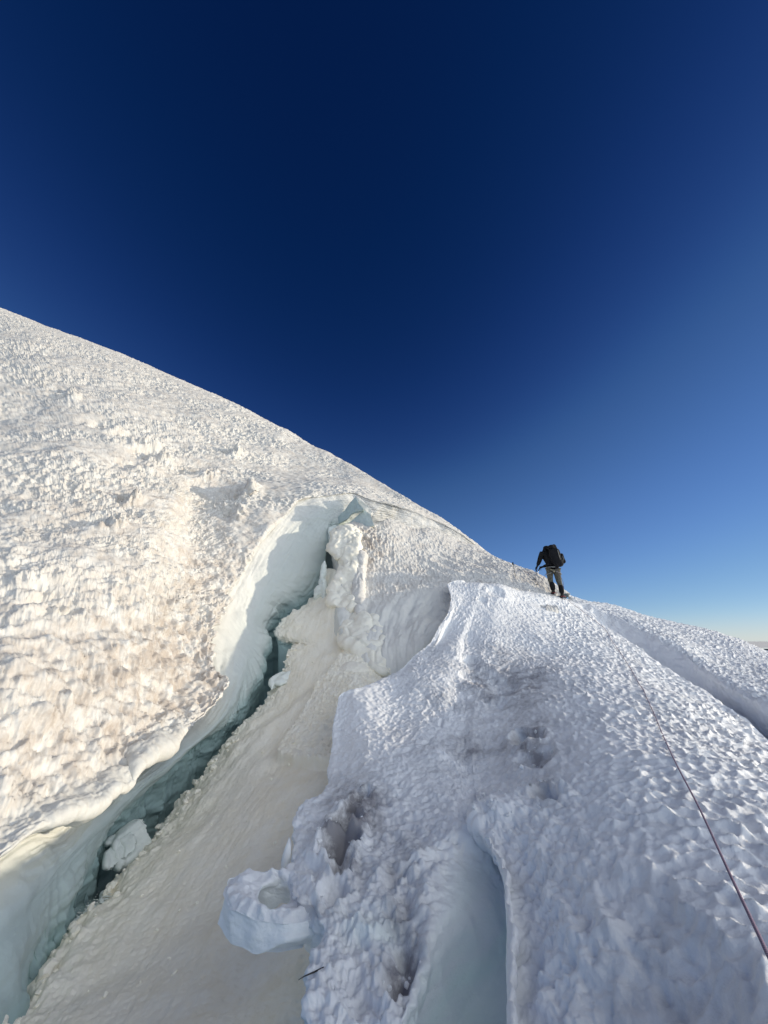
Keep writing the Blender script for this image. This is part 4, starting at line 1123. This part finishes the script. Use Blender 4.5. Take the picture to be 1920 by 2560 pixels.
rp = [(BX + .02, BY - .12, GZ + .90), (BX + .10, BY - .30, GZ + .45)]
for (u, v) in ((1413, 1497), (1446, 1521), (1498, 1562), (1530, 1603), (1565, 1655), (1597, 1710), (1628, 1770), (1654, 1832)):
    h = hit(u, v)
    if h:
        rp.append((h.x, h.y, h.z + .014))
last = rp[-1]
for (u, v, Y) in ((1701, 1930, 3.0), (1741, 2006, 2.55), (1782, 2092, 2.15), (1822, 2179, 1.8), (1863, 2266, 1.5), (1920, 2387, 1.2), (2060, 2700, .75)):
    rp.append(tuple(px(u, v, Y)))
ln = smoothline(rp)
for i in range(len(ln)):
    if 8 < i < 150:
        g = ground(ln[i][0], ln[i][1])
        if ln[i][2] < g + .016:
            ln[i][2] = g + .016
bm = bmesh.new(); tube(bm, [tuple(p) for p in ln], .0050, 8)
tag(bmobj('climbing_rope', bm, M_ROPE), 'long dark rope running down the ridge from the climber towards the viewer', 'rope')
g2 = hit(1358, 1479)
e = (BX - .62, BY + .75) if not g2 else (g2.x, g2.y)
ln = smoothline([(BX - .10, BY + .16, GZ + .90), (BX - .22, BY + .40, GZ + .62), (BX - .36, BY + .62, GZ + .38), (BX - .50, BY + .8, ground(BX - .50, BY + .8) + .01), (BX - .75, BY + 1.2, ground(BX - .75, BY + 1.2) + .01)], 40)
bm = bmesh.new(); tube(bm, [tuple(p) for p in ln], .0052, 8)
tag(bmobj('lead_rope', bm, M_ROPE), 'thin rope hanging from the front of the climber to the snow', 'rope')
hw = hit(1290, 1444)
if hw:
    wb = bpy.data.objects.new('marker_wand', None); COL.objects.link(wb); wb.location = hw
    k = (hw.y * CP + hw.z * SP) / FPX
    Hh = 36 * k
    bm = bmesh.new(); tube(bm, [(0, 0, -.1), (-.03, 0, Hh * .5), (-.05, 0, Hh)], .008, 6); bmobj('stick', bm, plain_mat('bamboo', (.14, .12, .09), .7), wb)
    bm = bmesh.new(); tube(bm, [(-.05, 0, Hh - .05), (-.053, 0, Hh + .03)], [.022, .026], 8); bmobj('knob', bm, M_BLACK, wb)
    tag(wb, 'thin marker wand with dark knob standing in the snow left of the climber', 'marker wand')

# the stick frozen in the edge of the mound near the viewer
A_, B_ = Vector(px(746, 2450, 2.52)), Vector(px(822, 2418, 2.62))
bm = bmesh.new()
m_ = (A_ + B_) / 2 + Vector((0, 0, .005))
tube(bm, [A_, A_ * .6 + m_ * .4 + Vector((0, 0, .003)), m_, B_ * .6 + m_ * .4 + Vector((0, 0, .006)), B_ + Vector((.05, .05, -.02))], [.001, .0025, .0035, .0028, .002], 6)
tag(bmobj('twig', bm, plain_mat('weathered_wood', (.03, .028, .025), .8)), 'thin dark twig stuck in the snow edge below the arm', 'twig')
